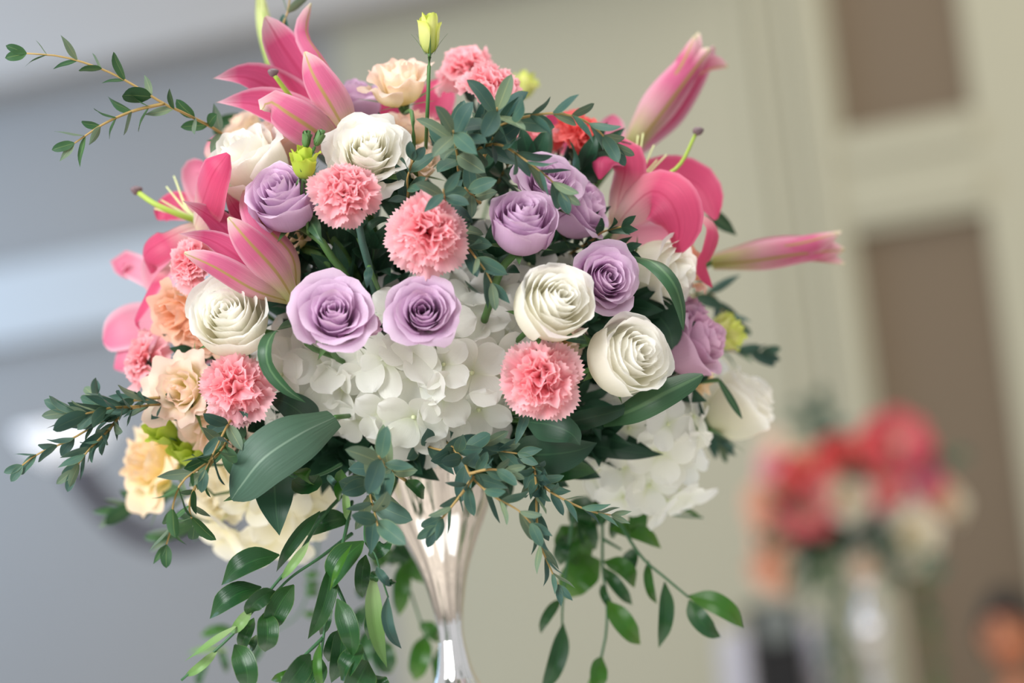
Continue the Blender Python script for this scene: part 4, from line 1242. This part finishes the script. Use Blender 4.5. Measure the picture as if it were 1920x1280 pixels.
broad('blue-green carnation leaf curving left under the upper left carnation', [(672, 446, 2.1), (660, 432, 2.08), (645, 425, 2.08), (630, 424, 2.09)], 12, 'dark_leaf', cup=-.3, prof='strap', name='strap_leaf')
broad('small grey leaf pointing down between lavender roses', [(692, 500, 2.08), (690, 516, 2.06), (688, 540, 2.06)], 18, 'euc', cup=-.2, prof='strap', name='strap_leaf')

# dark filler sprays that fill the gaps between the blooms
rg = random.Random(7)
FG = 'dark filler sprays deep in the bouquet'
WHERE = ['under the upper left pink carnation', 'left of the central pink carnation, in the dark gap', 'under the yellow lisianthus', 'below the side-on lavender rose', 'behind the base of the half-open left lily', 'between the two upper pink carnations', 'behind the dense eucalyptus rosette', 'under the cup-shaped lavender rose', 'behind the lavender rose pressed to the open lily', 'between the two right white roses', 'under the lower right pink carnation', 'behind the right lavender rose', 'behind the big grey-green leaf', 'above the vase rim at the left', 'under the lower left pink carnation', 'over the dark hanging leaf', 'above the vase rim at the right', 'right of the vase rim', 'over the lower right hydrangea', 'under the arching strap leaf at right', 'left of the half-open left lily', 'between peach lisianthus and open white rose', 'behind the fluffy white rose', 'left of the dense eucalyptus rosette', 'behind the hanging eucalyptus sprig', 'behind the upper right lavender roses', 'straight above the vase', 'behind the blurred mauve rose', 'above the left central lavender rose', 'right of the lime green opening bud', 'between the peach and yellow lisianthus', 'above the bright ruscus trail']
for k, (px, py) in enumerate([(640, 470), (700, 470), (560, 500), (600, 430), (520, 520), (740, 380), (900, 330), (940, 480), (1060, 440), (1120, 600), (1090, 770), (1180, 570), (560, 800), (640, 850), (480, 800), (520, 880), (900, 860), (1000, 860), (1120, 800), (1240, 640), (470, 440), (400, 680), (620, 250), (860, 260), (1000, 300), (1100, 330), (760, 860), (1260, 720), (640, 520), (700, 300), (380, 760), (1050, 870)]):
    zz = surf(px, py) + .055
    tip = P(px + rg.uniform(-14, 14), py + rg.uniform(-14, 14), zz)
    base = HUB.lerp(tip, .45)
    e = empty('filler_spray', 'dark green filler spray ' + WHERE[k], 'foliage', Matrix.Translation(base), FG)
    mid_ = base.lerp(tip, .5) + Vector((rg.uniform(-.02, .02), 0, rg.uniform(-.02, .02)))
    sprig_into(e, [base, mid_, tip], 6, (.062, .05), 'dark', 200 + k, ang=.9, start=.1, twig='twig_green', ph=.7)

# ------------------------------------------------------------------ trailing ruscus
RG = 'trailing ruscus stems'


def trail(label, stems, lvs, r=.0018):
    e = empty('ruscus_trail', label, 'ruscus', Matrix.Translation(P(*stems[0][0])), RG)
    for s_ in stems:
        rod(e, 'stem', s_, r, r * .6, 'twig_green', 20, 6)
    rg = random.Random(len(label))
    for q in lvs:
        (bx, by), (tx, ty), wd, zz = q[:4]
        mat = q[4] if len(q) > 4 else 'ruscus'
        hint = q[5] if len(q) > 5 else (rg.uniform(-.4, .4), rg.uniform(-.1, .5), 1)
        bow = q[6] if len(q) > 6 else rg.uniform(-.10, .10)
        dx, dy = tx - bx, ty - by
        m1 = (bx + dx * .35 - dy * bow, by + dy * .35 + dx * bow, zz - .008)
        m2 = (bx + dx * .7 - dy * bow, by + dy * .7 + dx * bow, zz - .01)
        blade(e, 'leaf', [(bx, by, zz + .004), m1, m2, (tx, ty, zz + .006)], wd, mat, hint=hint, cup=.1, fold=.22, prof='leaf', nu=14, nv=8)


trail('glossy green ruscus trail swinging to the lower left', [
    [(640, 930, 2.14), (600, 975, 2.1), (560, 1040, 2.08), (520, 1090, 2.07), (470, 1150, 2.06), (425, 1200, 2.06), (340, 1275, 2.06)],
    [(660, 1000, 2.12), (600, 1045, 2.09), (548, 1080, 2.08), (515, 1112, 2.07)],
], [
    ((524, 1040), (415, 1097), 52, 2.08, 'ruscus', (-.1, .5, .8), .10), ((490, 1100), (393, 1160), 48, 2.08, 'ruscus', (-.1, .5, .8), .10),
    ((658, 972), (575, 1004), 44, 2.12, 'ruscus', (0, .5, .8), .10), ((600, 958), (518, 1072), 26, 2.09, 'ruscus'),
    ((580, 1015), (523, 1090), 18, 2.07, 'ruscus_pale'), ((516, 1108), (462, 1152), 34, 2.05, 'ruscus'), ((551, 1096), (503, 1190), 46, 2.06, 'ruscus', (.3, .2, .9), .06),
    ((498, 1146), (497, 1222), 42, 2.05, 'ruscus', (.2, .1, .9), -.05), ((448, 1170), (345, 1240), 26, 2.05, 'ruscus_pale', (-.3, .8, .4)),
    ((440, 1208), (462, 1295), 46, 2.05, 'ruscus', (0, .1, 1), -.1), ((476, 1158), (450, 1222), 28, 2.07, 'ruscus'), ((470, 1135), (430, 1185), 24, 2.06, 'ruscus_pale'),
    ((410, 1215), (345, 1268), 18, 2.06, 'ruscus_pale'), ((480, 1190), (468, 1222), 18, 2.08),
])
trail('glossy ruscus trail hanging straight down left of the vase', [
    [(660, 940, 2.14), (645, 1010, 2.09), (625, 1090, 2.07), (610, 1170, 2.06), (600, 1250, 2.06), (598, 1300, 2.06)],
    [(630, 1095, 2.07), (650, 1140, 2.06), (672, 1200, 2.06), (700, 1270, 2.06), (710, 1300, 2.06)],
    [(606, 1195, 2.06), (570, 1230, 2.05), (540, 1262, 2.05), (510, 1300, 2.05)],
], [
    ((622, 1052), (577, 1198), 36, 2.06, 'ruscus', (.3, .1, .9), -.06), ((682, 1014), (616, 1106), 58, 2.06, 'ruscus', (-.3, .4, .8), .08),
    ((660, 1020), (618, 1108), 20, 2.04, 'ruscus_bright', (-.6, .3, .6)), ((632, 1122), (661, 1232), 42, 2.04, 'ruscus', (-.2, .2, .95), -.06),
    ((640, 1170), (621, 1280), 40, 2.07, 'ruscus', (.3, .3, .8)), ((678, 1208), (639, 1275), 44, 2.05, 'ruscus', (-.3, .3, .8)),
    ((582, 1226), (530, 1295), 46, 2.04, 'ruscus'), ((600, 1205), (606, 1295), 18, 2.04, 'ruscus_bright'), ((560, 1255), (508, 1275), 18, 2.06, 'ruscus_bright'),
    ((690, 1240), (660, 1300), 60, 2.05, 'ruscus'), ((640, 1180), (615, 1240), 34, 2.08, 'ruscus'), ((610, 1120), (600, 1190), 26, 2.09, 'ruscus'),
    ((600, 1230), (560, 1300), 44, 2.07, 'ruscus'), ((700, 1265), (720, 1300), 40, 2.06, 'ruscus'),
])
trail('thin ruscus trail with slender leaves beside the vase', [
    [(690, 930, 2.12), (684, 1010, 2.07), (704, 1040, 2.06), (715, 1080, 2.05), (728, 1120, 2.05)],
], [
    ((700, 1070), (726, 1252), 36, 2.05, 'ruscus_pale', (.4, .1, .8), .06), ((727, 1118), (753, 1216), 24, 2.04, 'euc', (.3, .1, .8), .12),
    ((705, 1070), (700, 1090), 18, 2.05, 'ruscus'), ((722, 1095), (742, 1088), 12, 2.05, 'ruscus'), ((706, 1062), (735, 1098), 18, 2.04, 'euc'),
    ((690, 1040), (732, 1010), 30, 2.08, 'ruscus'), ((686, 1040), (680, 1120), 30, 2.07, 'ruscus'), ((700, 1130), (690, 1200), 24, 2.10, 'ruscus'),
], r=.0013)
trail('blurred ruscus trail behind the left side of the vase', [
    [(740, 940, 2.38), (742, 1020, 2.4), (770, 1110, 2.4), (790, 1170, 2.4), (810, 1240, 2.4), (820, 1300, 2.4)],
    [(700, 1000, 2.4), (700, 1100, 2.4), (690, 1200, 2.4), (720, 1300, 2.4)],
], [
    ((756, 1050), (748, 1155), 34, 2.4, 'ruscus_bright'), ((798, 1190), (778, 1276), 40, 2.4, 'ruscus_bright', (0, .2, 1), 0), ((790, 1165), (826, 1200), 30, 2.4, 'ruscus_bright'),
    ((735, 1030), (700, 1060), 34, 2.4, 'ruscus_bright'), ((770, 1030), (800, 1095), 30, 2.4, 'ruscus_bright'), ((712, 1195), (734, 1262), 44, 2.42, 'ruscus'),
    ((690, 1130), (650, 1200), 30, 2.42), ((700, 1170), (670, 1260), 34, 2.42), ((822, 1215), (828, 1290), 22, 2.4, 'ruscus_bright'), ((760, 1010), (735, 1060), 40, 2.39),
    ((745, 1000), (790, 1040), 36, 2.39), ((690, 1110), (668, 1115), 22, 2.42),
], r=.0014)
trail('faint ruscus leaves far behind the left trail', [
    [(600, 960, 2.5), (590, 1060, 2.52), (560, 1150, 2.52), (500, 1190, 2.52), (440, 1240, 2.52)],
], [
    ((600, 1074), (570, 1076), 14, 2.52, 'ruscus_bright'), ((600, 1092), (570, 1094), 14, 2.52, 'ruscus_bright'), ((600, 1110), (570, 1110), 14, 2.52, 'ruscus_bright'), ((596, 1152), (568, 1152), 14, 2.52, 'ruscus_bright'),
    ((440, 1180), (375, 1192), 22, 2.5, 'ruscus_bright'), ((430, 1218), (352, 1224), 12, 2.5, 'ruscus_pale'), ((390, 1235), (370, 1290), 18, 2.5, 'ruscus'), ((410, 1215), (425, 1262), 14, 2.5, 'ruscus'), ((490, 1200), (470, 1240), 18, 2.5),
], r=.0012)
trail('bright green ruscus trail hanging right of the vase', [
    [(1110, 880, 2.28), (1128, 960, 2.28), (1130, 1060, 2.28), (1138, 1130, 2.27), (1136, 1190, 2.27), (1126, 1240, 2.27), (1124, 1300, 2.27)],
    [(1130, 1010, 2.28), (1165, 1030, 2.28)],
], [
    ((1052, 985), (1108, 1052), 62, 2.3, 'ruscus_bright', (0, .1, 1), .05), ((1125, 1050), (1062, 1122), 66, 2.3, 'ruscus_bright', (0, .1, 1), .1),
    ((1192, 932), (1194, 1008), 36, 2.27, 'ruscus_bright', (.1, .1, 1), -.03), ((1143, 990), (1240, 1028), 34, 2.27, 'ruscus_bright', (0, .4, .9), -.1),
    ((1184, 1028), (1172, 1074), 30, 2.28, 'ruscus'), ((1132, 1052), (1190, 1102), 36, 2.26, 'ruscus_bright', (0, .5, .8), -.16), ((1130, 1062), (1186, 1134), 26, 2.27, 'ruscus'),
    ((1140, 1126), (1201, 1208), 42, 2.25, 'ruscus_bright', (.1, .3, .9), .02), ((1128, 1230), (1128, 1300), 36, 2.26, 'ruscus_bright'), ((1118, 1265), (1106, 1300), 20, 2.27, 'ruscus_pale'),
    ((1100, 960), (1118, 1030), 40, 2.3, 'ruscus'), ((1100, 930), (1090, 990), 50, 2.3), ((1140, 920), (1120, 985), 40, 2.29), ((1155, 960), (1150, 1010), 22, 2.29),
    ((1128, 1095), (1150, 1140), 16, 2.27),
])
trail('bright green ruscus branch ending in a broad leaf at the right', [
    [(1150, 960, 2.26), (1200, 1040, 2.25), (1250, 1085, 2.24), (1292, 1120, 2.24)],
], [
    ((1216, 1050), (1232, 1132), 20, 2.25, 'ruscus_bright'), ((1246, 1090), (1235, 1215), 32, 2.24, 'ruscus', (.3, .1, .9), -.05),
    ((1290, 1117), (1394, 1178), 42, 2.24, 'ruscus_bright', (0, .4, .9), -.10), ((1292, 1124), (1352, 1194), 38, 2.23, 'ruscus', (0, .4, .9), .1),
])
trail('two narrow ruscus leaves hanging right of the eucalyptus trail', [
    [(1075, 960, 2.27), (1062, 1060, 2.27), (1055, 1130, 2.26), (1054, 1180, 2.26)],
], [
    ((1054, 1122), (1014, 1188), 22, 2.26, 'ruscus'), ((1056, 1168), (1014, 1300), 36, 2.25, 'ruscus', (.2, .2, .9), -.06), ((1070, 1000), (1050, 1060), 30, 2.28),
])
trail('pale green tendril sticking out right under the hydrangea', [
    [(1160, 900, 2.32), (1215, 945, 2.33), (1260, 964, 2.33), (1318, 970, 2.33)],
], [
    ((1240, 956), (1318, 972), 9, 2.33, 'ruscus_bright'), ((1218, 944), (1262, 962), 9, 2.33, 'ruscus_bright'), ((1300, 970), (1296, 958), 5, 2.33, 'ruscus_bright'),
])
trail('curly green leaf cluster under the big grey-green leaf', [
    [(640, 870, 2.12), (600, 890, 2.1), (560, 895, 2.09), (540, 890, 2.09)],
], [
    ((545, 885), (583, 912), 34, 2.07, 'ruscus_bright', (.3, .6, .6), -.2), ((548, 900), (598, 890), 40, 2.08, 'ruscus', (0, .3, .9), .25), ((520, 900), (418, 940), 16, 2.09, 'ruscus'),
    ((640, 880), (636, 940), 30, 2.07, 'ruscus_bright', (.4, .3, .8)), ((646, 920), (650, 975), 16, 2.06, 'ruscus_pale'), ((615, 890), (632, 908), 12, 2.06, 'euc'), ((760, 900), (795, 935), 26, 2.12, 'ruscus'), ((745, 905), (700, 895), 30, 2.13, 'ruscus'),
])

# ------------------------------------------------------------------ the far centrepiece
ZB = 5.9
far_axis = P(1628, 1140, ZB)
fx, fy = far_axis.x, far_axis.y
make_table(fx, fy, 'round banquet table carrying the far silver vase', 'white cloth on the table of the far vase')
make_vase(fx, fy, 'blurred silver trumpet vase of the far centrepiece')
HUB2 = Vector((fx, fy, VZ + 400 * MPX))
tag(obj('floral_foam', foam_me, matrix=Matrix.Translation(HUB2)), 'dark foam block in the heart of the far centrepiece', 'floral foam')
FB = 'blurred blooms of the far centrepiece'


def far_lily(px, py, wd, face, mat, label, z=ZB - .18, spin=0.0):
    fc = D(*face)
    s = wd * z / F
    m = facing_matrix(P(px, py, z) - fc * .3 * s, fc, spin, s)
    e = empty('lily', label, 'lily', m, FB)
    for k in range(6):
        a = k * PI / 3
        ca, sa = math.cos(a), math.sin(a)
        pts = [Vector((.04 * ca, .04 * sa, 0)), Vector((.2 * ca, .2 * sa, .22)), Vector((.42 * ca, .42 * sa, .32)), Vector((.56 * ca, .56 * sa, .2))]
        obj('tepal', mesh('tepal', *blade_patch(pts, .36, Vector((-ca * .4, -sa * .4, 1)), prof='broad', cup=.2, nu=10, nv=6), mat=M[mat]), e)
    add_stem(e, m, (0, 0, 0), .003, M['stem'], target=HUB2)


far_lily(1512, 955, 120, (-.3, .2, .9), 'lily_coral', 'blurred coral pink lily at the lower left of the far bouquet')
far_lily(1690, 815, 130, (.2, .6, .7), 'lily_coral', 'blurred deep pink lily topping the far bouquet', spin=.4)
far_lily(1735, 880, 110, (.6, .2, .7), 'lily_hot', 'blurred pink lily at the right shoulder of the far bouquet')
far_lily(1655, 905, 100, (.1, .2, .9), 'lily_coral', 'blurred dark rose lily in the middle of the far bouquet', spin=.2)
for a in [
    (1560, 845, 96, (-.2, .6, .7), 'coral', 'blurred orange red carnation at the top of the far bouquet'),
    (1636, 826, 84, (0, .6, .7), 'coral', 'blurred crimson carnation beside the topmost far lily'),
    (1478, 880, 84, (-.6, .4, .6), 'coral', 'blurred rusty carnation at the left of the far bouquet'),
    (1440, 870, 70, (-.7, .4, .4), 'carnation', 'blurred pale pink carnation at the far left of the far bouquet'),
]:
    carnation(a[0], a[1], a[2], a[3], a[5], 1, a[4], z=ZB - .17, group=FB, hub=HUB2)
for a in [
    ('full', 'cream_rose', 1590, 932, 84, (0, .2, .95), 'blurred cream rose in the centre of the far bouquet', -.2),
    ('full', 'cream_rose', 1722, 1012, 100, (.4, -.1, .85), 'blurred large cream rose at the lower right of the far bouquet', -.18),
    ('full', 'white_rose', 1690, 952, 80, (.3, .1, .9), 'blurred greenish white rose right of the far bouquet centre', -.16),
    ('open', 'cream_rose', 1796, 945, 60, (.8, .1, .3), 'blurred yellowish rose at the right rim of the far bouquet', -.05),
    ('open', 'blush_rose', 1540, 905, 70, (-.1, .3, .9), 'blurred blush rose between the far coral lily and carnation', -.15),
]:
    bloom('rose', 'rose', a[0], a[1], a[2], a[3], a[4], a[5], a[6], .4, z=ZB + a[7], group=FB, hub=HUB2)
for a in [
    ('apricot', 1770, 930, 76, (.7, .1, .5), 'blurred orange lisianthus at the right of the far bouquet', -.08),
    ('apricot', 1425, 945, 96, (-.8, .1, .4), 'blurred peach lisianthus at the left rim of the far bouquet', -.08),
    ('yellow', 1512, 862, 80, (-.2, .6, .6), 'blurred golden lisianthus at the upper left of the far bouquet', -.12),
    ('apricot', 1442, 1078, 92, (-.5, -.5, .5), 'blurred apricot lisianthus hanging at the lower left of the far bouquet', -.08),
    ('apricot', 1448, 1015, 92, (-.6, -.2, .6), 'blurred pale peach lisianthus above the hanging apricot one', -.1),
    ('peach', 1622, 1062, 62, (0, -.5, .8), 'blurred peach lisianthus above the far vase', -.12),
    ('peach', 1450, 830, 60, (-.5, .6, .3), 'blurred faint peach lisianthus at the upper left rim of the far bouquet', 0.0),
]:
    bloom('lisianthus', 'lisianthus', 'lis', a[0], a[1], a[2], a[3], a[4], a[5], .4, z=ZB + a[6], group=FB, hub=HUB2)
rg = random.Random(17)
WHERE2 = ['in the dark middle under the far bouquet', 'under the far coral lily', 'under the far cream rose', 'left of the lower far cream rose', 'beside the rusty far carnation', 'below the lower far cream rose', 'topping the far bouquet, left one', 'topping the far bouquet, right one', 'at the lower right rim of the far bouquet', 'between the far crimson and orange carnations', 'at the upper right rim of the far bouquet', 'at the left rim of the far bouquet', 'hanging left of the far vase rim', 'beside the hanging apricot lisianthus', 'in front under the far blush rose', 'in front above the far vase']
for k, (px, py, kind) in enumerate([(1560, 1010, 'dark'), (1510, 1030, 'dark'), (1610, 1000, 'dark'), (1660, 1020, 'dark'), (1480, 940, 'dark'), (1680, 1080, 'dark'), (1500, 770, 'euc'), (1540, 755, 'euc'), (1750, 1060, 'euc'), (1600, 880, 'dark'), (1780, 860, 'euc'), (1440, 1010, 'euc'), (1550, 1080, 'ruscus'), (1500, 1085, 'dark'), (1535, 1000, 'dark'), (1585, 1015, 'dark')]):
    zz = ZB - .22 + rg.uniform(-.04, .06)
    tip = P(px, py, zz)
    base = HUB2.lerp(tip, .3)
    e = empty('filler_spray', 'blurred filler spray ' + WHERE2[k], 'foliage', Matrix.Translation(base), 'filler sprays of the far bouquet')
    sprig_into(e, [base, base.lerp(tip, .5), tip], 6, (.07, .06), kind, 300 + k, ang=.9, twig='twig_green')
for k, (pts, lab) in enumerate([
    ([(1575, 1030, ZB - .15), (1578, 1090, ZB - .17), (1575, 1170, ZB - .17), (1590, 1260, ZB - .17)], 'blurred ruscus trail left of the far vase bulb'),
    ([(1690, 1040, ZB - .12), (1730, 1100, ZB - .14), (1745, 1180, ZB - .14), (1760, 1290, ZB - .14)], 'blurred ruscus trail right of the far vase'),
    ([(1500, 1060, ZB - .12), (1540, 1100, ZB - .14), (1545, 1180, ZB - .14), (1555, 1290, ZB - .14)], 'blurred pale trail at the left below the far bouquet'),
]):
    sprig('ruscus_trail', lab, 'ruscus', [(pts, 7, (46, 36))], 'ruscus' if k < 2 else 'thin', 320 + k, 'blurred trails of the far bouquet', ang=.6, twig='twig_green')

# ------------------------------------------------------------------ black cabinet between pale covered chairs
M['black_box'] = plain_mat('black_cabinet', S(22, 21, 22), 0.6, nscale=30, namt=0.2)
M['grey_disc'] = plain_mat('grey_cone', S(120, 126, 122), 0.5, nscale=30, namt=0.1)
M['chair_cover'] = plain_mat('pale_chair_cover', S(214, 206, 208), 0.8, nscale=8, namt=0.06)
ZC = 7.6
b = P(1450, 1130, ZC)
e = empty('loudspeaker', 'blurred tall black cabinet with a round grey disc behind the far vase', 'loudspeaker', Matrix.Translation((b.x, b.y, 0)))
hw = 50 * ZC / F
vs, fs, _ = box(-hw, hw, 0, .16, 0.0, b.z)
obj('cabinet', mesh('cabinet', vs, fs, mat=M['black_box'], smooth=False), e)
o = obj('cone', mesh('cone', *lathe([(0, .005), (.02, .012), (.03, .004), (.05, .014), (.058, .026), (.062, .026), (.064, 0)], 28)[:2], mat=M['grey_disc']), e)
o.matrix_basis = Matrix.Translation((0, -.001, P(1450, 1168, ZC).z)) @ Matrix.Rotation(PI / 2, 4, 'X')


def covered_chair(px, py, z, label, turn):
    t = P(px, py, z)
    e = empty('covered_chair', label, 'chair', Matrix.Translation((t.x, t.y, 0)) @ Matrix.Rotation(turn, 4, 'Z'), 'chairs with pale covers')
    h = t.z
    back = []
    for k, zz in enumerate([.44, .6, .8, h - .12, h - .04, h - .01, h]):
        wv = [.20, .205, .205, .20, .18, .14, .06][k]
        back.append([(wv * math.copysign(abs(math.cos(a)) ** .5, math.cos(a)), .035 * math.copysign(abs(math.sin(a)) ** .6, math.sin(a)) + .03 * (zz - .44), zz) for a in [i * 2 * PI / 20 for i in range(20)]])
    vs = [p for r in back for p in r]
    fs = [(i * 20 + k, i * 20 + (k + 1) % 20, (i + 1) * 20 + (k + 1) % 20, (i + 1) * 20 + k) for i in range(len(back) - 1) for k in range(20)] + [tuple((len(back) - 1) * 20 + k for k in range(20))]
    obj('backrest', mesh('backrest', vs, fs, mat=M['chair_cover']), e)
    rings = []
    for zz, kk in [(.01, 1.1), (.2, 1.05), (.42, 1.0), (.455, .98), (.47, .9), (.47, .0)]:
        rings.append([((.22 * kk + .012 * (1 - zz * 2) * math.sin(9 * a)) * math.copysign(abs(math.cos(a)) ** .5, math.cos(a)), -.2 + (.22 * kk + .012 * (1 - zz * 2) * math.sin(9 * a)) * math.copysign(abs(math.sin(a)) ** .5, math.sin(a)), zz) for a in [i * 2 * PI / 32 for i in range(32)]])
    vs = [p for r in rings for p in r]
    fs = [(i * 32 + k, i * 32 + (k + 1) % 32, (i + 1) * 32 + (k + 1) % 32, (i + 1) * 32 + k) for i in range(len(rings) - 1) for k in range(32)]
    obj('skirted_seat', mesh('skirted_seat', vs, fs, mat=M['chair_cover']), e)


# ------------------------------------------------------------------ seated guest at the lower right
M['skin'] = plain_mat('skin', S(212, 138, 100), 0.55, nscale=20, namt=0.08)
M['hair'] = plain_mat('black_hair', S(34, 28, 26), 0.5, nscale=80, namt=0.4)
M['shirt'] = plain_mat('pale_shirt', S(214, 190, 180), 0.8, nscale=20, namt=0.1)
M['trouser'] = plain_mat('dark_trousers', S(50, 50, 58), 0.8, nscale=20, namt=0.1)
M['shoe'] = plain_mat('black_shoe', S(26, 24, 24), 0.4, nscale=20, namt=0.1)
M['eye'] = plain_mat('dark_eye', S(40, 30, 26), 0.3, nscale=20, namt=0.1)
M['lip'] = plain_mat('lips', S(176, 92, 82), 0.5, nscale=20, namt=0.1)
ZP = 7.0
head = P(1892, 1186, ZP)
pe = empty('person', 'seated guest with short black hair in a pale shirt at the lower right', 'person', Matrix.Translation((head.x, head.y, 0)) @ Matrix.Rotation(rad(-24), 4, 'Z'))
HZ = head.z


def skin_mesh(name, verts, edges, radii, mat, root=0):
    me = bpy.data.meshes.new(name)
    me.from_pydata(verts, edges, [])
    me.materials.append(mat)
    o = obj(name, me, pe)
    md = o.modifiers.new('skin', 'SKIN')
    md.use_smooth_shade = True
    sv = me.skin_vertices[0].data if me.skin_vertices else None
    if sv is None:
        bm_ = __import__('bmesh').new()
        bm_.from_mesh(me)
        bm_.verts.layers.skin.verify()
        bm_.to_mesh(me)
        bm_.free()
        sv = me.skin_vertices[0].data
    for k, q in enumerate(sv):
        q.radius = radii[k] if isinstance(radii[k], tuple) else (radii[k], radii[k])
        q.use_root = (k == root)
    ss = o.modifiers.new('sub', 'SUBSURF')
    ss.levels = ss.render_levels = 2
    return o


# the guest faces local -Y; pelvis first
sh = HZ - .27
vb = [(0, .06, .52), (0, .05, .75), (0, .03, sh - .05), (0, .02, HZ - .13),
      (-.18, .03, sh), (-.24, -.02, sh - .27), (-.17, -.22, .66), (-.12, -.30, .62),
      (.18, .03, sh), (.24, -.02, sh - .27), (.17, -.22, .66), (.12, -.30, .62),
      (-.1, .02, .52), (-.13, -.42, .52), (-.13, -.40, .10), (-.13, -.53, .045),
      (.1, .02, .52), (.13, -.42, .52), (.13, -.40, .10), (.13, -.53, .045)]
eb = [(0, 1), (1, 2), (2, 3), (2, 4), (4, 5), (5, 6), (6, 7), (2, 8), (8, 9), (9, 10), (10, 11), (0, 12), (12, 13), (13, 14), (14, 15), (0, 16), (16, 17), (17, 18), (18, 19)]
rb_ = [(.15, .11), (.14, .10), (.13, .09), .052, .062, .046, .034, .03, .062, .046, .034, .03, .085, .062, .042, .036, .085, .062, .042, .036]
skin_mesh('body', vb, eb, rb_, M['skin'])
skin_mesh('shirt', [vb[i] for i in (0, 1, 2, 4, 5, 8, 9)] + [(0, .025, sh + .02)], [(0, 1), (1, 2), (2, 3), (3, 4), (2, 5), (5, 6), (2, 7)], [(.165, .125), (.155, .115), (.145, .105), .074, .06, .074, .06, .06], M['shirt'])
skin_mesh('trousers', [vb[i] for i in (0, 12, 13, 14, 16, 17, 18)], [(0, 1), (1, 2), (2, 3), (0, 4), (4, 5), (5, 6)], [(.165, .12), .1, .076, .056, .1, .076, .056], M['trouser'])
for s_ in (-1, 1):
    skin_mesh('shoe', [(s_ * .13, -.38, .05), (s_ * .13, -.5, .045), (s_ * .13, -.6, .035)], [(0, 1), (1, 2)], [.045, .046, .034], M['shoe'])
    for k in range(5):
        a = (-.5 + k * .22) if k else -1.2
        x0 = s_ * .12 - s_ * .02 * (k - 2)
        skin_mesh('finger', [(x0, -.31, .62), (x0 - s_ * .01, -.36 + .01 * abs(k - 2), .615), (x0 - s_ * .012, -.385 + .01 * abs(k - 2), .60)], [(0, 1), (1, 2)], [.010, .009, .007], M['skin'])


def head_f(u, v):
    th, ph = (v + 1) * PI, u * PI
    x, y, z = math.sin(ph) * math.sin(th), -math.sin(ph) * math.cos(th), math.cos(ph)
    w_, d_, h_ = .078, .096, .118
    jaw = 1 - .32 * max(0, -z) ** 1.5
    fx_, fy_ = x * w_ * jaw, y * d_ * (1 - .1 * max(0, -z))
    if y < 0:
        n_ = math.exp(-((x / .16) ** 2) - ((z + .12) / .2) ** 2)
        fy_ -= .022 * n_ * (1 if z > -.35 else .4)
        for ex in (-.42, .42):
            fy_ += .010 * math.exp(-(((x - ex) / .17) ** 2) - ((z - .08) / .12) ** 2)
        fy_ -= .007 * math.exp(-((x / .3) ** 2) - ((z + .5) / .1) ** 2)
    return (fx_, fy_, z * h_ + HZ)


obj('head', mesh('head', *grid(head_f, 36, 48)[:2], mat=M['skin']), pe)


def hair_f(u, v):
    th, ph = (v + 1) * PI, u * PI
    front = max(0, math.cos(th))
    lim = .66 - .30 * front ** .7
    ph *= lim
    x, y, z = math.sin(ph) * math.sin(th), -math.sin(ph) * math.cos(th), math.cos(ph)
    k = 1.10 + .03 * math.sin(9 * th) * math.sin(6 * ph)
    return (x * .078 * k, y * .096 * k + .004, z * .118 * (k + .02) + HZ)


obj('hair', mesh('hair', *grid(hair_f, 16, 40)[:2], mat=M['hair']), pe)
for s_ in (-1, 1):
    for nm, p, r, mt in (('eye', (s_ * .032, -.084, HZ + .010), (.012, .006, .007), 'eye'), ('eyebrow', (s_ * .033, -.090, HZ + .030), (.018, .005, .004), 'hair'), ('ear', (s_ * .080, .008, HZ - .004), (.010, .020, .032), 'skin')):
        pr = [(math.sin(a), -math.cos(a)) for a in [i * PI / 8 for i in range(9)]]
        obj(nm, mesh(nm, *lathe(pr, 12)[:2], mat=M[mt]), pe, matrix=Matrix.Translation(p) @ Matrix.Diagonal((*r, 1)))
pr = [(math.sin(a), -math.cos(a)) for a in [i * PI / 8 for i in range(9)]]
obj('mouth', mesh('mouth', *lathe(pr, 12)[:2], mat=M['lip']), pe, matrix=Matrix.Translation((0, -.090, HZ - .058)) @ Matrix.Diagonal((.025, .008, .008, 1)))

covered_chair(1366, 1186, 8.02, 'pale covered chair left of the black cabinet', -1.45)
covered_chair(1522, 1162, 8.02, 'pale covered chair right of the black cabinet', 1.65)
covered_chair(1915, 1330, 7.2, 'pale covered chair under the seated guest', rad(-24))
